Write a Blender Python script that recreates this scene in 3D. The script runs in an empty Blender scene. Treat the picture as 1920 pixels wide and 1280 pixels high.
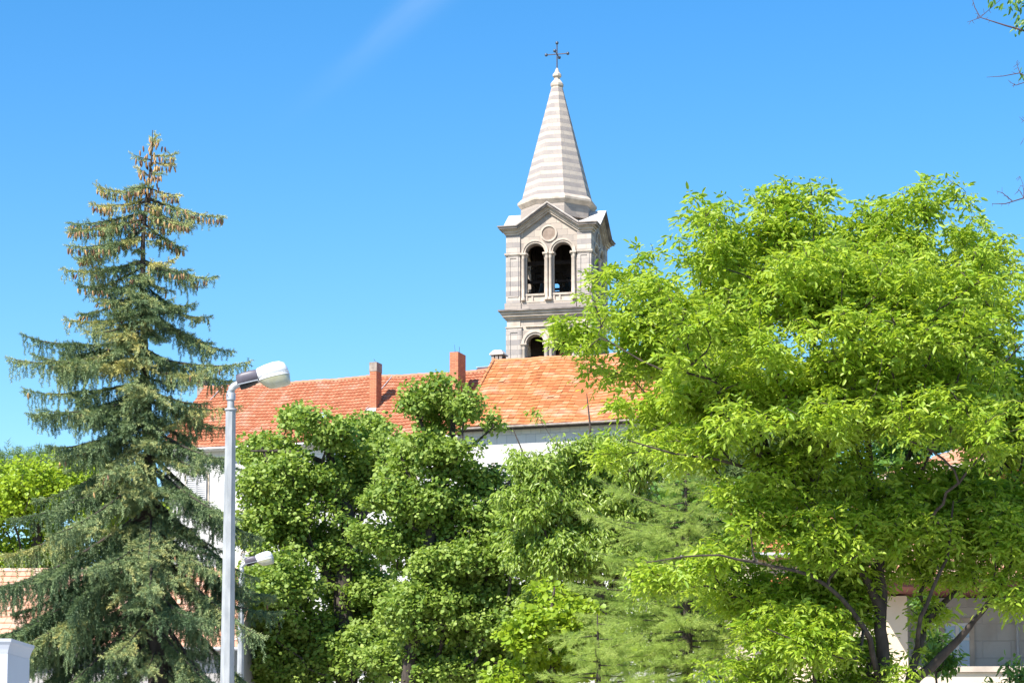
import bpy, math, random
import numpy as np
from mathutils import Vector, Matrix
R = math.radians
scene = bpy.context.scene
col = scene.collection
random.seed(7)

# ------------------------------------------------------------------ camera
FPX, PPX, PPY, PITCH, CAMZ = 4400.0, 960.0, 1018.0, R(6.0), 1.6
cam_d = bpy.data.cameras.new("camera")
cam = bpy.data.objects.new("camera", cam_d)
col.objects.link(cam)
cam.location = (0, 0, CAMZ)
cam.rotation_euler = (R(90) + PITCH, 0, 0)
cam_d.sensor_fit = 'HORIZONTAL'
cam_d.sensor_width = 36.0
cam_d.lens = FPX / 1920 * 36
cam_d.shift_y = (PPY - 640) / 1920
cam_d.clip_start = 0.1
cam_d.clip_end = 8000
scene.camera = cam

# ------------------------------------------------------------------ light
SUN_EL, SUN_AZ = R(47), R(41)          # azimuth measured from the camera side towards the left
to_sun = Vector((-math.sin(SUN_AZ) * math.cos(SUN_EL), -math.cos(SUN_AZ) * math.cos(SUN_EL), math.sin(SUN_EL)))
sd = bpy.data.lights.new("sun", 'SUN')
sd.energy = 4.6
sd.angle = R(0.5)
sd.color = (1.0, 0.94, 0.84)
sun = bpy.data.objects.new("sun", sd)
col.objects.link(sun)
sun.rotation_euler = to_sun.to_track_quat('Z', 'Y').to_euler()

world = bpy.data.worlds.new("World")
scene.world = world
world.use_nodes = True
wn, wl = world.node_tree.nodes, world.node_tree.links
wn.clear()
w_out = wn.new('ShaderNodeOutputWorld')
w_bg = wn.new('ShaderNodeBackground')
w_bg.inputs['Strength'].default_value = 0.100
sky = wn.new('ShaderNodeTexSky')
sky.sky_type = 'NISHITA'
sky.sun_disc = False
sky.sun_elevation = SUN_EL
sky.sun_rotation = math.atan2(to_sun.x, to_sun.y)
sky.air_density = 1.0
sky.dust_density = 0.25
sky.ozone_density = 2.2
w_hs = wn.new('ShaderNodeHueSaturation')
w_hs.inputs['Saturation'].default_value = 1.40
w_hs.inputs['Value'].default_value = 1.0
wl.new(sky.outputs[0], w_hs.inputs['Color'])
wl.new(w_bg.outputs[0], w_out.inputs[0])
scene.view_settings.view_transform = 'Standard'
scene.view_settings.look = 'None'
scene.view_settings.gamma = 1
scene.view_settings.use_curve_mapping = False
scene.view_settings.exposure = 1.15


def ray(px, py):
    x, y = (px - PPX) / FPX, (PPY - py) / FPX
    return Vector((x, math.cos(PITCH) - y * math.sin(PITCH), math.sin(PITCH) + y * math.cos(PITCH)))


def P(px, py, Y):
    d = ray(px, py)
    k = Y / d.y
    return Vector((d.x * k, Y, CAMZ + d.z * k))


def Zp(py, Y):
    return P(960, py, Y).z


def Xp(px, Y):
    return (px - PPX) / FPX * P(960, 640, Y).y * 1.0 / (math.cos(PITCH) - (PPY - 900) / FPX * math.sin(PITCH))


# thin cirrus streak, a band of the real sky (direction space, fixed to the world)
def mth(op, a, b=None, clamp=False):
    n = wn.new('ShaderNodeMath')
    n.operation = op
    n.use_clamp = clamp
    for i, v in enumerate((a, b)):
        if v is None:
            continue
        if isinstance(v, (int, float)):
            n.inputs[i].default_value = v
        else:
            wl.new(v, n.inputs[i])
    return n.outputs[0]


c0 = ray(700, 90).normalized()
e1 = (ray(860, -60).normalized() - ray(560, 205).normalized())
e1 = (e1 - c0 * e1.dot(c0)).normalized()
e2 = c0.cross(e1).normalized()
tc = wn.new('ShaderNodeTexCoord')


def wdot(v):
    n = wn.new('ShaderNodeVectorMath')
    n.operation = 'DOT_PRODUCT'
    wl.new(tc.outputs['Generated'], n.inputs[0])
    n.inputs[1].default_value = v
    return n.outputs['Value']


s_, t_ = wdot(e1), wdot(e2)
cmb = wn.new('ShaderNodeCombineXYZ')
wl.new(mth('MULTIPLY', s_, 14.0), cmb.inputs[0])
wl.new(mth('MULTIPLY', t_, 70.0), cmb.inputs[1])
nz = wn.new('ShaderNodeTexNoise')
nz.inputs['Scale'].default_value = 1.0
nz.inputs['Detail'].default_value = 5
wl.new(cmb.outputs[0], nz.inputs['Vector'])
tt = mth('ADD', t_, mth('MULTIPLY', mth('MULTIPLY', s_, s_), 1.2))
tt = mth('ADD', tt, mth('MULTIPLY', mth('SUBTRACT', nz.outputs['Fac'], 0.5), 0.008))
wid = mth('ADD', 0.0046, mth('MULTIPLY', mth('MAXIMUM', s_, 0.0), 0.05))
g = mth('DIVIDE', tt, wid)
g = mth('EXPONENT', mth('MULTIPLY', mth('MULTIPLY', g, g), -1.0))
fade = mth('POWER', mth('MULTIPLY', mth('ADD', s_, 0.065), 8.5, True), 1.8)
cl = mth('MULTIPLY', mth('MULTIPLY', g, fade), mth('MULTIPLY', nz.outputs['Fac'], 0.25))
gate = mth('GREATER_THAN', wdot(c0), 0.9)
cl = mth('MULTIPLY', cl, gate, True)
w_mix = wn.new('ShaderNodeMix')
w_mix.data_type = 'RGBA'
wl.new(cl, w_mix.inputs[0])
wl.new(w_hs.outputs[0], w_mix.inputs[6])
w_mix.inputs[7].default_value = (5.0, 5.6, 6.4, 1)
wl.new(w_mix.outputs[2], w_bg.inputs[0])

# ------------------------------------------------------------------ materials
MATS = {}


def new_mat(name):
    m = bpy.data.materials.new(name)
    m.use_nodes = True
    nt = m.node_tree
    b = nt.nodes['Principled BSDF']
    MATS[name] = m
    return m, nt, b


def N(nt, t, **kw):
    n = nt.nodes.new(t)
    for k, v in kw.items():
        setattr(n, k, v)
    return n


def rgba(c):
    return (c[0], c[1], c[2], 1)


def mixc(nt, f, a, b, blend='MIX'):
    n = N(nt, 'ShaderNodeMix', data_type='RGBA', blend_type=blend)
    for idx, v in ((0, f), (6, a), (7, b)):
        if isinstance(v, (int, float)):
            n.inputs[idx].default_value = v
        elif isinstance(v, tuple):
            n.inputs[idx].default_value = rgba(v)
        else:
            nt.links.new(v, n.inputs[idx])
    return n.outputs[2]


def nmath(nt, op, a, b=None):
    n = N(nt, 'ShaderNodeMath', operation=op)
    for i, v in enumerate((a, b)):
        if v is None:
            continue
        if isinstance(v, (int, float)):
            n.inputs[i].default_value = v
        else:
            nt.links.new(v, n.inputs[i])
    return n.outputs[0]


def noise(nt, scale, detail=4, vec=None, stretch=None):
    tcn = N(nt, 'ShaderNodeTexCoord')
    n = N(nt, 'ShaderNodeTexNoise')
    n.inputs['Scale'].default_value = scale
    n.inputs['Detail'].default_value = detail
    src = vec if vec is not None else tcn.outputs['Object']
    if stretch:
        mp = N(nt, 'ShaderNodeMapping')
        mp.inputs['Scale'].default_value = stretch
        nt.links.new(src, mp.inputs[0])
        src = mp.outputs[0]
    nt.links.new(src, n.inputs['Vector'])
    return n.outputs['Fac']


def ramp(nt, fac, lo, hi):
    n = N(nt, 'ShaderNodeMapRange')
    n.inputs[1].default_value = lo
    n.inputs[2].default_value = hi
    nt.links.new(fac, n.inputs[0])
    return n.outputs[0]


def add_bump(nt, b, h, strength, dist):
    n = N(nt, 'ShaderNodeBump')
    n.inputs['Strength'].default_value = strength
    n.inputs['Distance'].default_value = dist
    nt.links.new(h, n.inputs['Height'])
    nt.links.new(n.outputs[0], b.inputs['Normal'])


def mat_plain(name, c1, c2=None, scale=3.0, rough=0.7, metal=0.0, bump=0.0, spec=0.5, stretch=None):
    m, nt, b = new_mat(name)
    b.inputs['Roughness'].default_value = rough
    b.inputs['Metallic'].default_value = metal
    b.inputs['Specular IOR Level'].default_value = spec
    c2 = c2 or tuple(x * 0.8 for x in c1)
    f = noise(nt, scale, 6, stretch=stretch)
    f2 = ramp(nt, f, 0.35, 0.65)
    nt.links.new(mixc(nt, f2, c1, c2), b.inputs['Base Color'])
    if bump:
        add_bump(nt, b, f, bump, 0.02)
    return m


def mat_blocks(name, light, dark, mortar, bw, bh, msize=0.012, banded=False, rough=0.85, zoff=0.0, var=0.5,
               stain=(0.30, 0.27, 0.24), stain_amt=0.35):
    """squared stone or brick laid in courses; u = x + y, v = z of the object"""
    m, nt, b = new_mat(name)
    b.inputs['Roughness'].default_value = rough
    tcn = N(nt, 'ShaderNodeTexCoord')
    sx = N(nt, 'ShaderNodeSeparateXYZ')
    nt.links.new(tcn.outputs['Object'], sx.inputs[0])
    u = nmath(nt, 'ADD', sx.outputs[0], sx.outputs[1])
    z = nmath(nt, 'ADD', sx.outputs[2], zoff)
    cb = N(nt, 'ShaderNodeCombineXYZ')
    nt.links.new(u, cb.inputs[0])
    nt.links.new(z, cb.inputs[1])
    br = N(nt, 'ShaderNodeTexBrick')
    br.inputs['Scale'].default_value = 1.0
    br.inputs['Brick Width'].default_value = bw
    br.inputs['Row Height'].default_value = bh
    br.inputs['Mortar Size'].default_value = msize
    br.inputs['Mortar Smooth'].default_value = 0.3
    br.inputs['Color1'].default_value = (0, 0, 0, 1)
    br.inputs['Color2'].default_value = (1, 1, 1, 1)
    br.inputs['Mortar'].default_value = (0.5, 0.5, 0.5, 1)
    nt.links.new(cb.outputs[0], br.inputs['Vector'])
    bc = N(nt, 'ShaderNodeSeparateColor')
    nt.links.new(br.outputs['Color'], bc.inputs[0])
    rnd = bc.outputs[0]
    if banded:
        row = nmath(nt, 'FLOOR', nmath(nt, 'DIVIDE', z, bh))
        par = nmath(nt, 'ABSOLUTE', nmath(nt, 'MODULO', row, 2.0))
        patch = nmath(nt, 'ADD', 0.5, nmath(nt, 'MULTIPLY', ramp(nt, noise(nt, 1.3, 5), 0.3, 0.65), 0.65))
        f = nmath(nt, 'ADD', nmath(nt, 'MULTIPLY', nmath(nt, 'MULTIPLY', par, patch), 0.80), nmath(nt, 'MULTIPLY', rnd, 0.38))
        f = nmath(nt, 'MINIMUM', f, 1.0)
    else:
        f = nmath(nt, 'MULTIPLY', rnd, var)
    base = mixc(nt, f, light, dark)
    nf = noise(nt, 2.3, 8)
    st = nmath(nt, 'MULTIPLY', ramp(nt, nf, 0.50, 0.75), stain_amt)
    base = mixc(nt, st, base, stain)
    fine = noise(nt, 22.0, 4)
    base = mixc(nt, nmath(nt, 'MULTIPLY', fine, 0.22), base, tuple(x * 0.55 for x in dark))
    base = mixc(nt, nmath(nt, 'MULTIPLY', br.outputs['Fac'], 0.8), base, mortar)
    nt.links.new(base, b.inputs['Base Color'])
    h = nmath(nt, 'SUBTRACT', nmath(nt, 'MULTIPLY', fine, 0.3), br.outputs['Fac'])
    add_bump(nt, b, h, 0.6, 0.015)
    return m


def mat_leaf(name, dark, light, trans, tfac=0.42, rough=0.45, spec=0.5, mid=None):
    m, nt, b = new_mat(name)
    at = N(nt, 'ShaderNodeAttribute', attribute_name='tint')
    c = mixc(nt, at.outputs['Fac'], dark, light)
    if mid:
        cr = N(nt, 'ShaderNodeValToRGB')
        cr.color_ramp.elements[0].color = rgba(dark)
        cr.color_ramp.elements[1].color = rgba(light)
        cr.color_ramp.elements.new(0.42).color = rgba(mid)
        nt.links.new(at.outputs['Fac'], cr.inputs[0])
        c = cr.outputs[0]
    nt.links.new(c, b.inputs['Base Color'])
    b.inputs['Roughness'].default_value = rough
    b.inputs['Specular IOR Level'].default_value = spec
    tr = N(nt, 'ShaderNodeBsdfTranslucent')
    tcx = mixc(nt, 0.6, c, trans)
    nt.links.new(tcx, tr.inputs['Color'])
    mx = N(nt, 'ShaderNodeMixShader')
    mx.inputs[0].default_value = tfac
    nt.links.new(b.outputs[0], mx.inputs[1])
    nt.links.new(tr.outputs[0], mx.inputs[2])
    nt.links.new(mx.outputs[0], nt.nodes['Material Output'].inputs[0])
    return m


def mat_tiles(name, a, b_, c_, rough=0.8, scale=9.0, lichen=(0.55, 0.42, 0.34)):
    m, nt, b = new_mat(name)
    at = N(nt, 'ShaderNodeAttribute', attribute_name='tint')
    cr = N(nt, 'ShaderNodeValToRGB')
    e = cr.color_ramp.elements
    e[0].color = rgba(a)
    e[1].color = rgba(c_)
    k = cr.color_ramp.elements.new(0.5)
    k.color = rgba(b_)
    nt.links.new(at.outputs['Fac'], cr.inputs[0])
    f = noise(nt, scale, 5)
    base = mixc(nt, nmath(nt, 'MULTIPLY', ramp(nt, f, 0.5, 0.7), 0.35), cr.outputs[0], tuple(x * 0.6 for x in a))
    f2 = noise(nt, 1.1, 6)
    base = mixc(nt, nmath(nt, 'MULTIPLY', ramp(nt, f2, 0.55, 0.75), 0.4), base, lichen)
    nt.links.new(base, b.inputs['Base Color'])
    b.inputs['Roughness'].default_value = rough
    return m


M_band = mat_blocks('banded_limestone', (0.52, 0.455, 0.395), (0.29, 0.26, 0.25), (0.27, 0.25, 0.235), 0.55, 0.272, 0.009, True)
M_spire = mat_blocks('spire_limestone', (0.52, 0.445, 0.37), (0.285, 0.25, 0.24), (0.30, 0.27, 0.25), 0.62, 0.24, 0.009, True)
M_ash = mat_blocks('ashlar_limestone', (0.50, 0.42, 0.35), (0.27, 0.235, 0.21), (0.25, 0.22, 0.20), 0.62, 0.35, 0.010, False, var=0.95)
M_drum = mat_blocks('grey_limestone', (0.37, 0.32, 0.28), (0.25, 0.215, 0.195), (0.25, 0.23, 0.22), 0.7, 0.4, 0.006, False, var=0.9)
M_trim = mat_plain('carved_limestone', (0.53, 0.45, 0.375), (0.36, 0.305, 0.255), 2.6, 0.85, bump=0.2)
M_weath = mat_plain('weathered_cornice_stone', (0.30, 0.26, 0.235), (0.12, 0.105, 0.10), 1.7, 0.9, bump=0.3)
M_medal = mat_plain('pinkish_stone', (0.30, 0.23, 0.185), (0.22, 0.165, 0.13), 4, 0.9)
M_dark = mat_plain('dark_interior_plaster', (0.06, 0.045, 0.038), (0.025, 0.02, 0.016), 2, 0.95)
M_bronze = mat_plain('bell_bronze', (0.06, 0.055, 0.045), (0.03, 0.04, 0.035), 5, 0.5, 0.8)
M_iron = mat_plain('painted_iron', (0.07, 0.07, 0.08), (0.12, 0.07, 0.05), 12, 0.5, 0.6)
M_ball = mat_plain('iron_ball_paint', (0.09, 0.12, 0.17), (0.05, 0.06, 0.09), 12, 0.35, 0.3)
M_wood = mat_plain('shade_dark_timber', (0.035, 0.024, 0.018), (0.015, 0.01, 0.008), 6, 0.9)  # timber darkened so the belfry openings read as black shade
M_brick = mat_blocks('red_brick', (0.50, 0.185, 0.085), (0.36, 0.105, 0.05), (0.42, 0.27, 0.18), 0.25, 0.078, 0.009, False, var=1.0,
                     stain=(0.30, 0.13, 0.07), stain_amt=0.5)
M_rend = mat_plain('cement_render', (0.34, 0.29, 0.25), (0.22, 0.18, 0.16), 5, 0.95, bump=0.2)
M_white = mat_blocks('white_block_wall', (0.66, 0.64, 0.62), (0.55, 0.54, 0.54), (0.36, 0.37, 0.40), 0.44, 0.40, 0.013, False, var=1.0,
                     stain=(0.45, 0.43, 0.41), stain_amt=0.3)
M_wall_l = mat_plain('shaded_whitewash', (0.42, 0.40, 0.385), (0.33, 0.31, 0.30), 1.2, 0.9, bump=0.1)  # whitewash darkened: the wall's shade is put into its colour
M_tile_l = mat_tiles('red_pantiles', (0.31, 0.10, 0.045), (0.42, 0.15, 0.075), (0.50, 0.21, 0.12))
M_tile_r = mat_tiles('orange_flat_tiles', (0.33, 0.10, 0.03), (0.44, 0.16, 0.052), (0.52, 0.25, 0.12))
M_tile_o = mat_tiles('pale_old_tiles', (0.48, 0.22, 0.13), (0.58, 0.32, 0.21), (0.66, 0.44, 0.34))
M_slate = mat_plain('purple_grey_roof', (0.10, 0.075, 0.10), (0.07, 0.055, 0.075), 4, 0.7)
M_zinc = mat_plain('zinc_flashing', (0.60, 0.60, 0.62), (0.42, 0.42, 0.44), 6, 0.5, 0.3)
M_capw = mat_plain('chimney_cap_stone', (0.58, 0.53, 0.48), (0.42, 0.38, 0.35), 3, 0.9)
M_glass = mat_plain('window_glass', (0.30, 0.42, 0.60), (0.22, 0.32, 0.48), 0.8, 0.08)
M_frame = mat_plain('white_frame_paint', (0.72, 0.72, 0.74), (0.60, 0.60, 0.62), 3, 0.5)
M_shut = mat_plain('grey_shutter_paint', (0.46, 0.46, 0.47), (0.36, 0.36, 0.37), 4, 0.6)
M_galv = mat_plain('galvanised_steel', (0.40, 0.41, 0.42), (0.27, 0.285, 0.30), 9, 0.6, 0.25, stretch=(1, 1, 0.3))
M_gal2 = mat_plain('galvanised_elbow', (0.46, 0.475, 0.50), (0.34, 0.36, 0.39), 9, 0.4, 0.35)
M_lhous = mat_plain('grey_lamp_housing', (0.115, 0.105, 0.135), (0.09, 0.08, 0.105), 6, 0.45)
M_lblack = mat_plain('black_lamp_underside', (0.012, 0.012, 0.014), (0.02, 0.02, 0.02), 6, 0.6)
M_lwhite = mat_plain('white_lamp_enamel', (0.80, 0.81, 0.84), (0.74, 0.75, 0.78), 3, 0.22)
M_lglass = mat_plain('aged_diffuser', (0.40, 0.39, 0.25), (0.50, 0.50, 0.42), 5, 0.2)
M_post = mat_plain('pale_grey_paint', (0.50, 0.52, 0.58), (0.46, 0.48, 0.54), 2, 0.6)
M_stoneg = mat_blocks('grey_rubble_wall', (0.50, 0.48, 0.45), (0.40, 0.38, 0.365), (0.38, 0.365, 0.35), 0.5, 0.3, 0.012, False, var=1.0, stain_amt=.6)
M_cream = mat_plain('cream_render', (0.68, 0.58, 0.44), (0.60, 0.50, 0.38), 1.4, 0.9, bump=0.1)
M_redf = mat_plain('dark_red_fascia', (0.26, 0.09, 0.06), (0.18, 0.06, 0.045), 5, 0.8)
M_bark = mat_plain('grey_brown_bark', (0.085, 0.064, 0.052), (0.04, 0.03, 0.024), 14, 0.95, bump=0.8, stretch=(1, 1, 0.3))
M_barkd = mat_plain('dark_bark', (0.065, 0.05, 0.042), (0.03, 0.024, 0.02), 14, 0.95, bump=0.8, stretch=(1, 1, 0.3))
M_barkp = mat_plain('purplish_twig_bark', (0.09, 0.05, 0.055), (0.05, 0.03, 0.035), 14, 0.8)
M_grass = mat_plain('grass_ground', (0.17, 0.18, 0.09), (0.24, 0.22, 0.14), 0.6, 0.95, bump=0.3)  # unseen grass, lightened to bounce more light upward
M_asph = mat_plain('asphalt', (0.055, 0.055, 0.057), (0.045, 0.045, 0.046), 30, 0.9, bump=0.2)
M_pave = mat_plain('bounce_pavement_concrete', (0.40, 0.38, 0.35), (0.24, 0.23, 0.22), 3, 0.9)  # concrete kept pale so it bounces fill light upward
M_line = mat_plain('road_marking_paint', (0.75, 0.75, 0.73), (0.6, 0.6, 0.58), 9, 0.7)
L_wal = mat_leaf('walnut_leaf', (0.16, 0.32, 0.015), (0.50, 0.61, 0.09), (0.57, 0.70, 0.03), 0.50)
L_map = mat_leaf('maple_leaf', (0.095, 0.195, 0.02), (0.38, 0.48, 0.10), (0.34, 0.50, 0.03), 0.38, rough=0.58)
L_che = mat_leaf('cherry_leaf', (0.14, 0.25, 0.025), (0.40, 0.50, 0.11), (0.38, 0.54, 0.03), 0.42, rough=0.35)
L_spr = mat_leaf('spruce_needle', (0.07, 0.125, 0.05), (0.54, 0.48, 0.15), (0.14, 0.20, 0.05), 0.12, rough=0.6, mid=(0.23, 0.31, 0.13))
L_ced = mat_leaf('cedar_needle', (0.18, 0.30, 0.05), (0.44, 0.54, 0.13), (0.40, 0.55, 0.08), 0.42, rough=0.6)
L_pin = mat_leaf('pine_needle', (0.10, 0.19, 0.07), (0.27, 0.36, 0.12), (0.24, 0.35, 0.06), 0.32, rough=0.6)
L_bac = mat_leaf('background_leaf', (0.18, 0.31, 0.018), (0.40, 0.52, 0.035), (0.46, 0.58, 0.03), 0.42)
L_drk = mat_leaf('dark_leaf', (0.06, 0.15, 0.02), (0.14, 0.26, 0.035), (0.16, 0.32, 0.02), 0.36, rough=0.4)
M_cone = mat_leaf('spruce_cone', (0.13, 0.055, 0.045), (0.46, 0.29, 0.12), (0.3, 0.2, 0.1), 0.0, rough=0.7)


# ------------------------------------------------------------------ objects
def tag(o, label=None, cat=None, group=None, kind=None):
    for k, v in (('label', label), ('category', cat), ('group', group), ('kind', kind)):
        if v:
            o[k] = v
    return o


def empty(name, loc, rz=0.0, label=None, cat=None, group=None):
    o = bpy.data.objects.new(name, None)
    col.objects.link(o)
    o.location = loc
    o.rotation_euler = (0, 0, rz)
    o.empty_display_size = 0.3
    return tag(o, label, cat, group)


def copy_tree(o, parent=None):
    c = o.copy()
    col.objects.link(c)
    c.parent = parent
    for ch in [x for x in scene.objects if x.parent == o]:
        copy_tree(ch, c)
    return c


class MB:
    def __init__(self):
        self.v, self.f, self.s, self.t = [], [], [], []

    def add(self, vs, fs, smooth=False, M=None, tint=0.5):
        o = len(self.v)
        if M is not None:
            vs = [M @ Vector(p) for p in vs]
        self.v += [tuple(p) for p in vs]
        self.f += [tuple(i + o for i in f) for f in fs]
        self.s += [smooth] * len(fs)
        self.t += [tint] * len(fs)

    def box(self, a, b, M=None, tint=0.5):
        (x0, y0, z0), (x1, y1, z1) = a, b
        vs = [(x0, y0, z0), (x1, y0, z0), (x1, y1, z0), (x0, y1, z0), (x0, y0, z1), (x1, y0, z1), (x1, y1, z1), (x0, y1, z1)]
        self.add(vs, [(0, 3, 2, 1), (4, 5, 6, 7), (0, 1, 5, 4), (1, 2, 6, 5), (2, 3, 7, 6), (3, 0, 4, 7)], M=M, tint=tint)

    def prism(self, poly, y0, y1, M=None, tint=0.5):
        """polygon in x,z extruded along y"""
        n = len(poly)
        vs = [(x, y0, z) for x, z in poly] + [(x, y1, z) for x, z in poly]
        fs = [tuple(range(n)), tuple(range(2 * n - 1, n - 1, -1))]
        fs += [(i, i + n, (i + 1) % n + n, (i + 1) % n) for i in range(n)]
        self.add(vs, fs, M=M, tint=tint)

    def loft(self, rings, caps=True, smooth=True, M=None, closed=True, tint=0.5):
        n = len(rings[0])
        vs = [p for r in rings for p in r]
        fs = []
        for i in range(len(rings) - 1):
            for j in range(n if closed else n - 1):
                k = (j + 1) % n
                fs.append((i * n + j, i * n + k, (i + 1) * n + k, (i + 1) * n + j))
        self.add(vs, fs, smooth, M, tint)
        if caps:
            self.add(rings[0], [tuple(range(n - 1, -1, -1))], False, M, tint)
            self.add(rings[-1], [tuple(range(n))], False, M, tint)

    def lathe(self, prof, n=16, c=(0, 0, 0), a0=0.0, smooth=True, M=None):
        rings = [[(c[0] + r * math.cos(a0 + 2 * math.pi * j / n), c[1] + r * math.sin(a0 + 2 * math.pi * j / n), c[2] + z)
                  for j in range(n)] for r, z in prof]
        self.loft(rings, True, smooth, M)

    def tube(self, pts, radii, n=6, M=None, caps=False):
        pts = [Vector(p) for p in pts]
        rings = []
        up = Vector((0.31, 0.17, 0.93))
        for i, p in enumerate(pts):
            d = pts[min(i + 1, len(pts) - 1)] - pts[max(i - 1, 0)]
            if d.length < 1e-9:
                d = Vector((0, 0, 1))
            d.normalize()
            a = d.cross(up)
            if a.length < 0.1:
                a = d.cross(Vector((1, 0, 0)))
            a.normalize()
            b = d.cross(a)
            r = radii[i]
            rings.append([p + a * (r * math.cos(2 * math.pi * j / n)) + b * (r * math.sin(2 * math.pi * j / n)) for j in range(n)])
        self.loft(rings, caps, True, M)

    def build(self, name, mat, parent=None, kind=None, label=None):
        me = bpy.data.meshes.new(name)
        me.from_pydata(self.v, [], self.f)
        me.polygons.foreach_set('use_smooth', self.s)
        if any(t != 0.5 for t in self.t):
            at = me.attributes.new('tint', 'FLOAT', 'FACE')
            at.data.foreach_set('value', self.t)
        me.materials.append(mat)
        me.update()
        o = bpy.data.objects.new(name, me)
        col.objects.link(o)
        if parent is not None:
            o.parent = parent
        return tag(o, label=label, kind=kind)


def instances(name, tv, tf, pos, ax, ay, az, tint, mat, parent):
    """one mesh of many small copies of a template (leaves, needles) with a tint per copy"""
    tv, tf = np.array(tv, float), np.array(tf, int)
    Nn, k, m, q = len(pos), len(tv), len(tf), tf.shape[1]
    V = (pos[:, None, :] + tv[None, :, 0, None] * ax[:, None, :] + tv[None, :, 1, None] * ay[:, None, :] + tv[None, :, 2, None] * az[:, None, :])
    F = (tf[None] + (np.arange(Nn) * k)[:, None, None])
    me = bpy.data.meshes.new(name)
    me.vertices.add(Nn * k)
    me.vertices.foreach_set('co', V.astype(np.float32).ravel())
    me.loops.add(Nn * m * q)
    me.loops.foreach_set('vertex_index', F.astype(np.int32).ravel())
    me.polygons.add(Nn * m)
    me.polygons.foreach_set('loop_start', (np.arange(Nn * m) * q).astype(np.int32))
    me.polygons.foreach_set('loop_total', np.full(Nn * m, q, np.int32))
    me.update(calc_edges=True)
    at = me.attributes.new('tint', 'FLOAT', 'FACE')
    at.data.foreach_set('value', np.repeat(np.clip(tint, 0, 1), m).astype(np.float32))
    me.materials.append(mat)
    o = bpy.data.objects.new(name, me)
    col.objects.link(o)
    o.parent = parent
    return o


def nrm(a):
    return a / np.maximum(np.linalg.norm(a, axis=-1, keepdims=True), 1e-9)


def frames(d, n):
    d = nrm(d)
    s = nrm(np.cross(n, d))
    return d, s, np.cross(d, s)


LEAF_L = ([(0, 0, 0), (.30, .17, .05), (.72, .15, .03), (1, 0, -.10), (.72, -.15, .03), (.30, -.17, .05)], [(0, 1, 2, 3), (3, 4, 5, 0)])
LEAF_M = ([(0, 0, 0), (.12, .42, .05), (.62, .46, .02), (1, 0, -.08), (.62, -.46, .02), (.12, -.42, .05)], [(0, 1, 2, 3), (3, 4, 5, 0)])


def needle_template(n, ln, wd, ang=0.75):
    vs, fs = [], []
    for i in range(n):
        a = i * 2.39996
        x = 0.05 + 0.85 * i / n
        dx, dr = math.cos(ang) * ln, math.sin(ang) * ln
        c, s = math.cos(a), math.sin(a)
        o = len(vs)
        vs += [(x - wd, 0, 0), (x + wd, -s * wd * .6, c * wd * .6), (x + dx, c * dr, s * dr)]
        fs.append((o, o + 1, o + 2))
    return vs, fs


# ------------------------------------------------------------------ trees grown through crown volumes
class Skel:
    def __init__(self):
        self.p, self.par, self.plen, self.rmin = [], [], [], []
        self.paths = []

    def node(self, p, par, rmin=0.0):
        self.p.append(tuple(p))
        self.par.append(par)
        self.plen.append(0 if par < 0 else self.plen[par] + (Vector(p) - Vector(self.p[par])).length)
        self.rmin.append(rmin)
        return len(self.p) - 1

    def limb(self, pts, radii, start=-1, step=0.3):
        """hand placed limb; pts world points; start = node index joined"""
        if start == 'near':
            a = np.array(self.p)
            start = int(np.argmin(((a - np.array(pts[0])) ** 2).sum(1)))
        chain = [] if start < 0 else [start]
        pts = [Vector(p) for p in pts]
        last = start
        n = len(pts)
        for i in range(n - 1):
            a, b = pts[i], pts[i + 1]
            pa, pb = pts[max(i - 1, 0)], pts[min(i + 2, n - 1)]
            k = max(1, int((b - a).length / step))
            for j in range(k + (1 if i == n - 2 else 0)):
                t = j / k
                q = 0.5 * ((2 * a) + (b - pa) * t + (2 * pa - 5 * a + 4 * b - pb) * t * t + (3 * a - pa - 3 * b + pb) * t ** 3)
                if 0 < i + t < n - 1:
                    q = q + Vector((random.gauss(0, 1), random.gauss(0, 1), random.gauss(0, .5))) * step * 0.05
                last = self.node(q, last, radii[i] * (1 - t) + radii[i + 1] * t)
                chain.append(last)
        self.paths.append(chain)
        return chain


def in_blobs(blobs, n, rng, shell=0.55, minz=None, even=.55):
    a = in_blobs1(blobs, int(n * even), rng, shell * .35, minz, 0)
    return np.concatenate([a, in_blobs1(blobs, n - len(a), rng, shell, minz, 7)])


def in_blobs1(blobs, n, rng, shell=0.55, minz=None, sub=7):
    """blobs: (centre xyz, radii xyz); points biased to the outside of the union"""
    if sub:
        nb_ = []
        for b in blobs:
            for k in range(sub):
                d = nrm(rng.normal(size=3)) * rng.uniform(.35, .78)
                f = rng.uniform(.34, .56)
                nb_.append((b[0] + d * b[1], b[1] * f * np.array([1.15, 1.15, .85]), (b[2] if len(b) > 2 else 1.0) * rng.uniform(.6, 1.5)))
        blobs = nb_
    c = np.array([b[0] for b in blobs])
    r = np.array([b[1] for b in blobs])
    vol = r.prod(1) * np.array([b[2] if len(b) > 2 else 1.0 for b in blobs])
    out = []
    while len(out) < n:
        i = rng.choice(len(blobs), p=vol / vol.sum())
        d = nrm(rng.normal(size=3))
        rad = rng.random() ** (1 / 3)
        if rng.random() < shell:
            rad = 0.75 + 0.25 * rng.random()
        if rng.random() < .06:
            rad *= 1.16
        p = c[i] + d * rad * r[i]
        q = (((p - c) / r) ** 2).sum(1)
        deep = (q < 0.45).sum()
        if deep and rng.random() < shell * 0.8:
            continue
        if minz is not None and p[2] < minz:
            continue
        out.append(p)
    return np.array(out)


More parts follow.
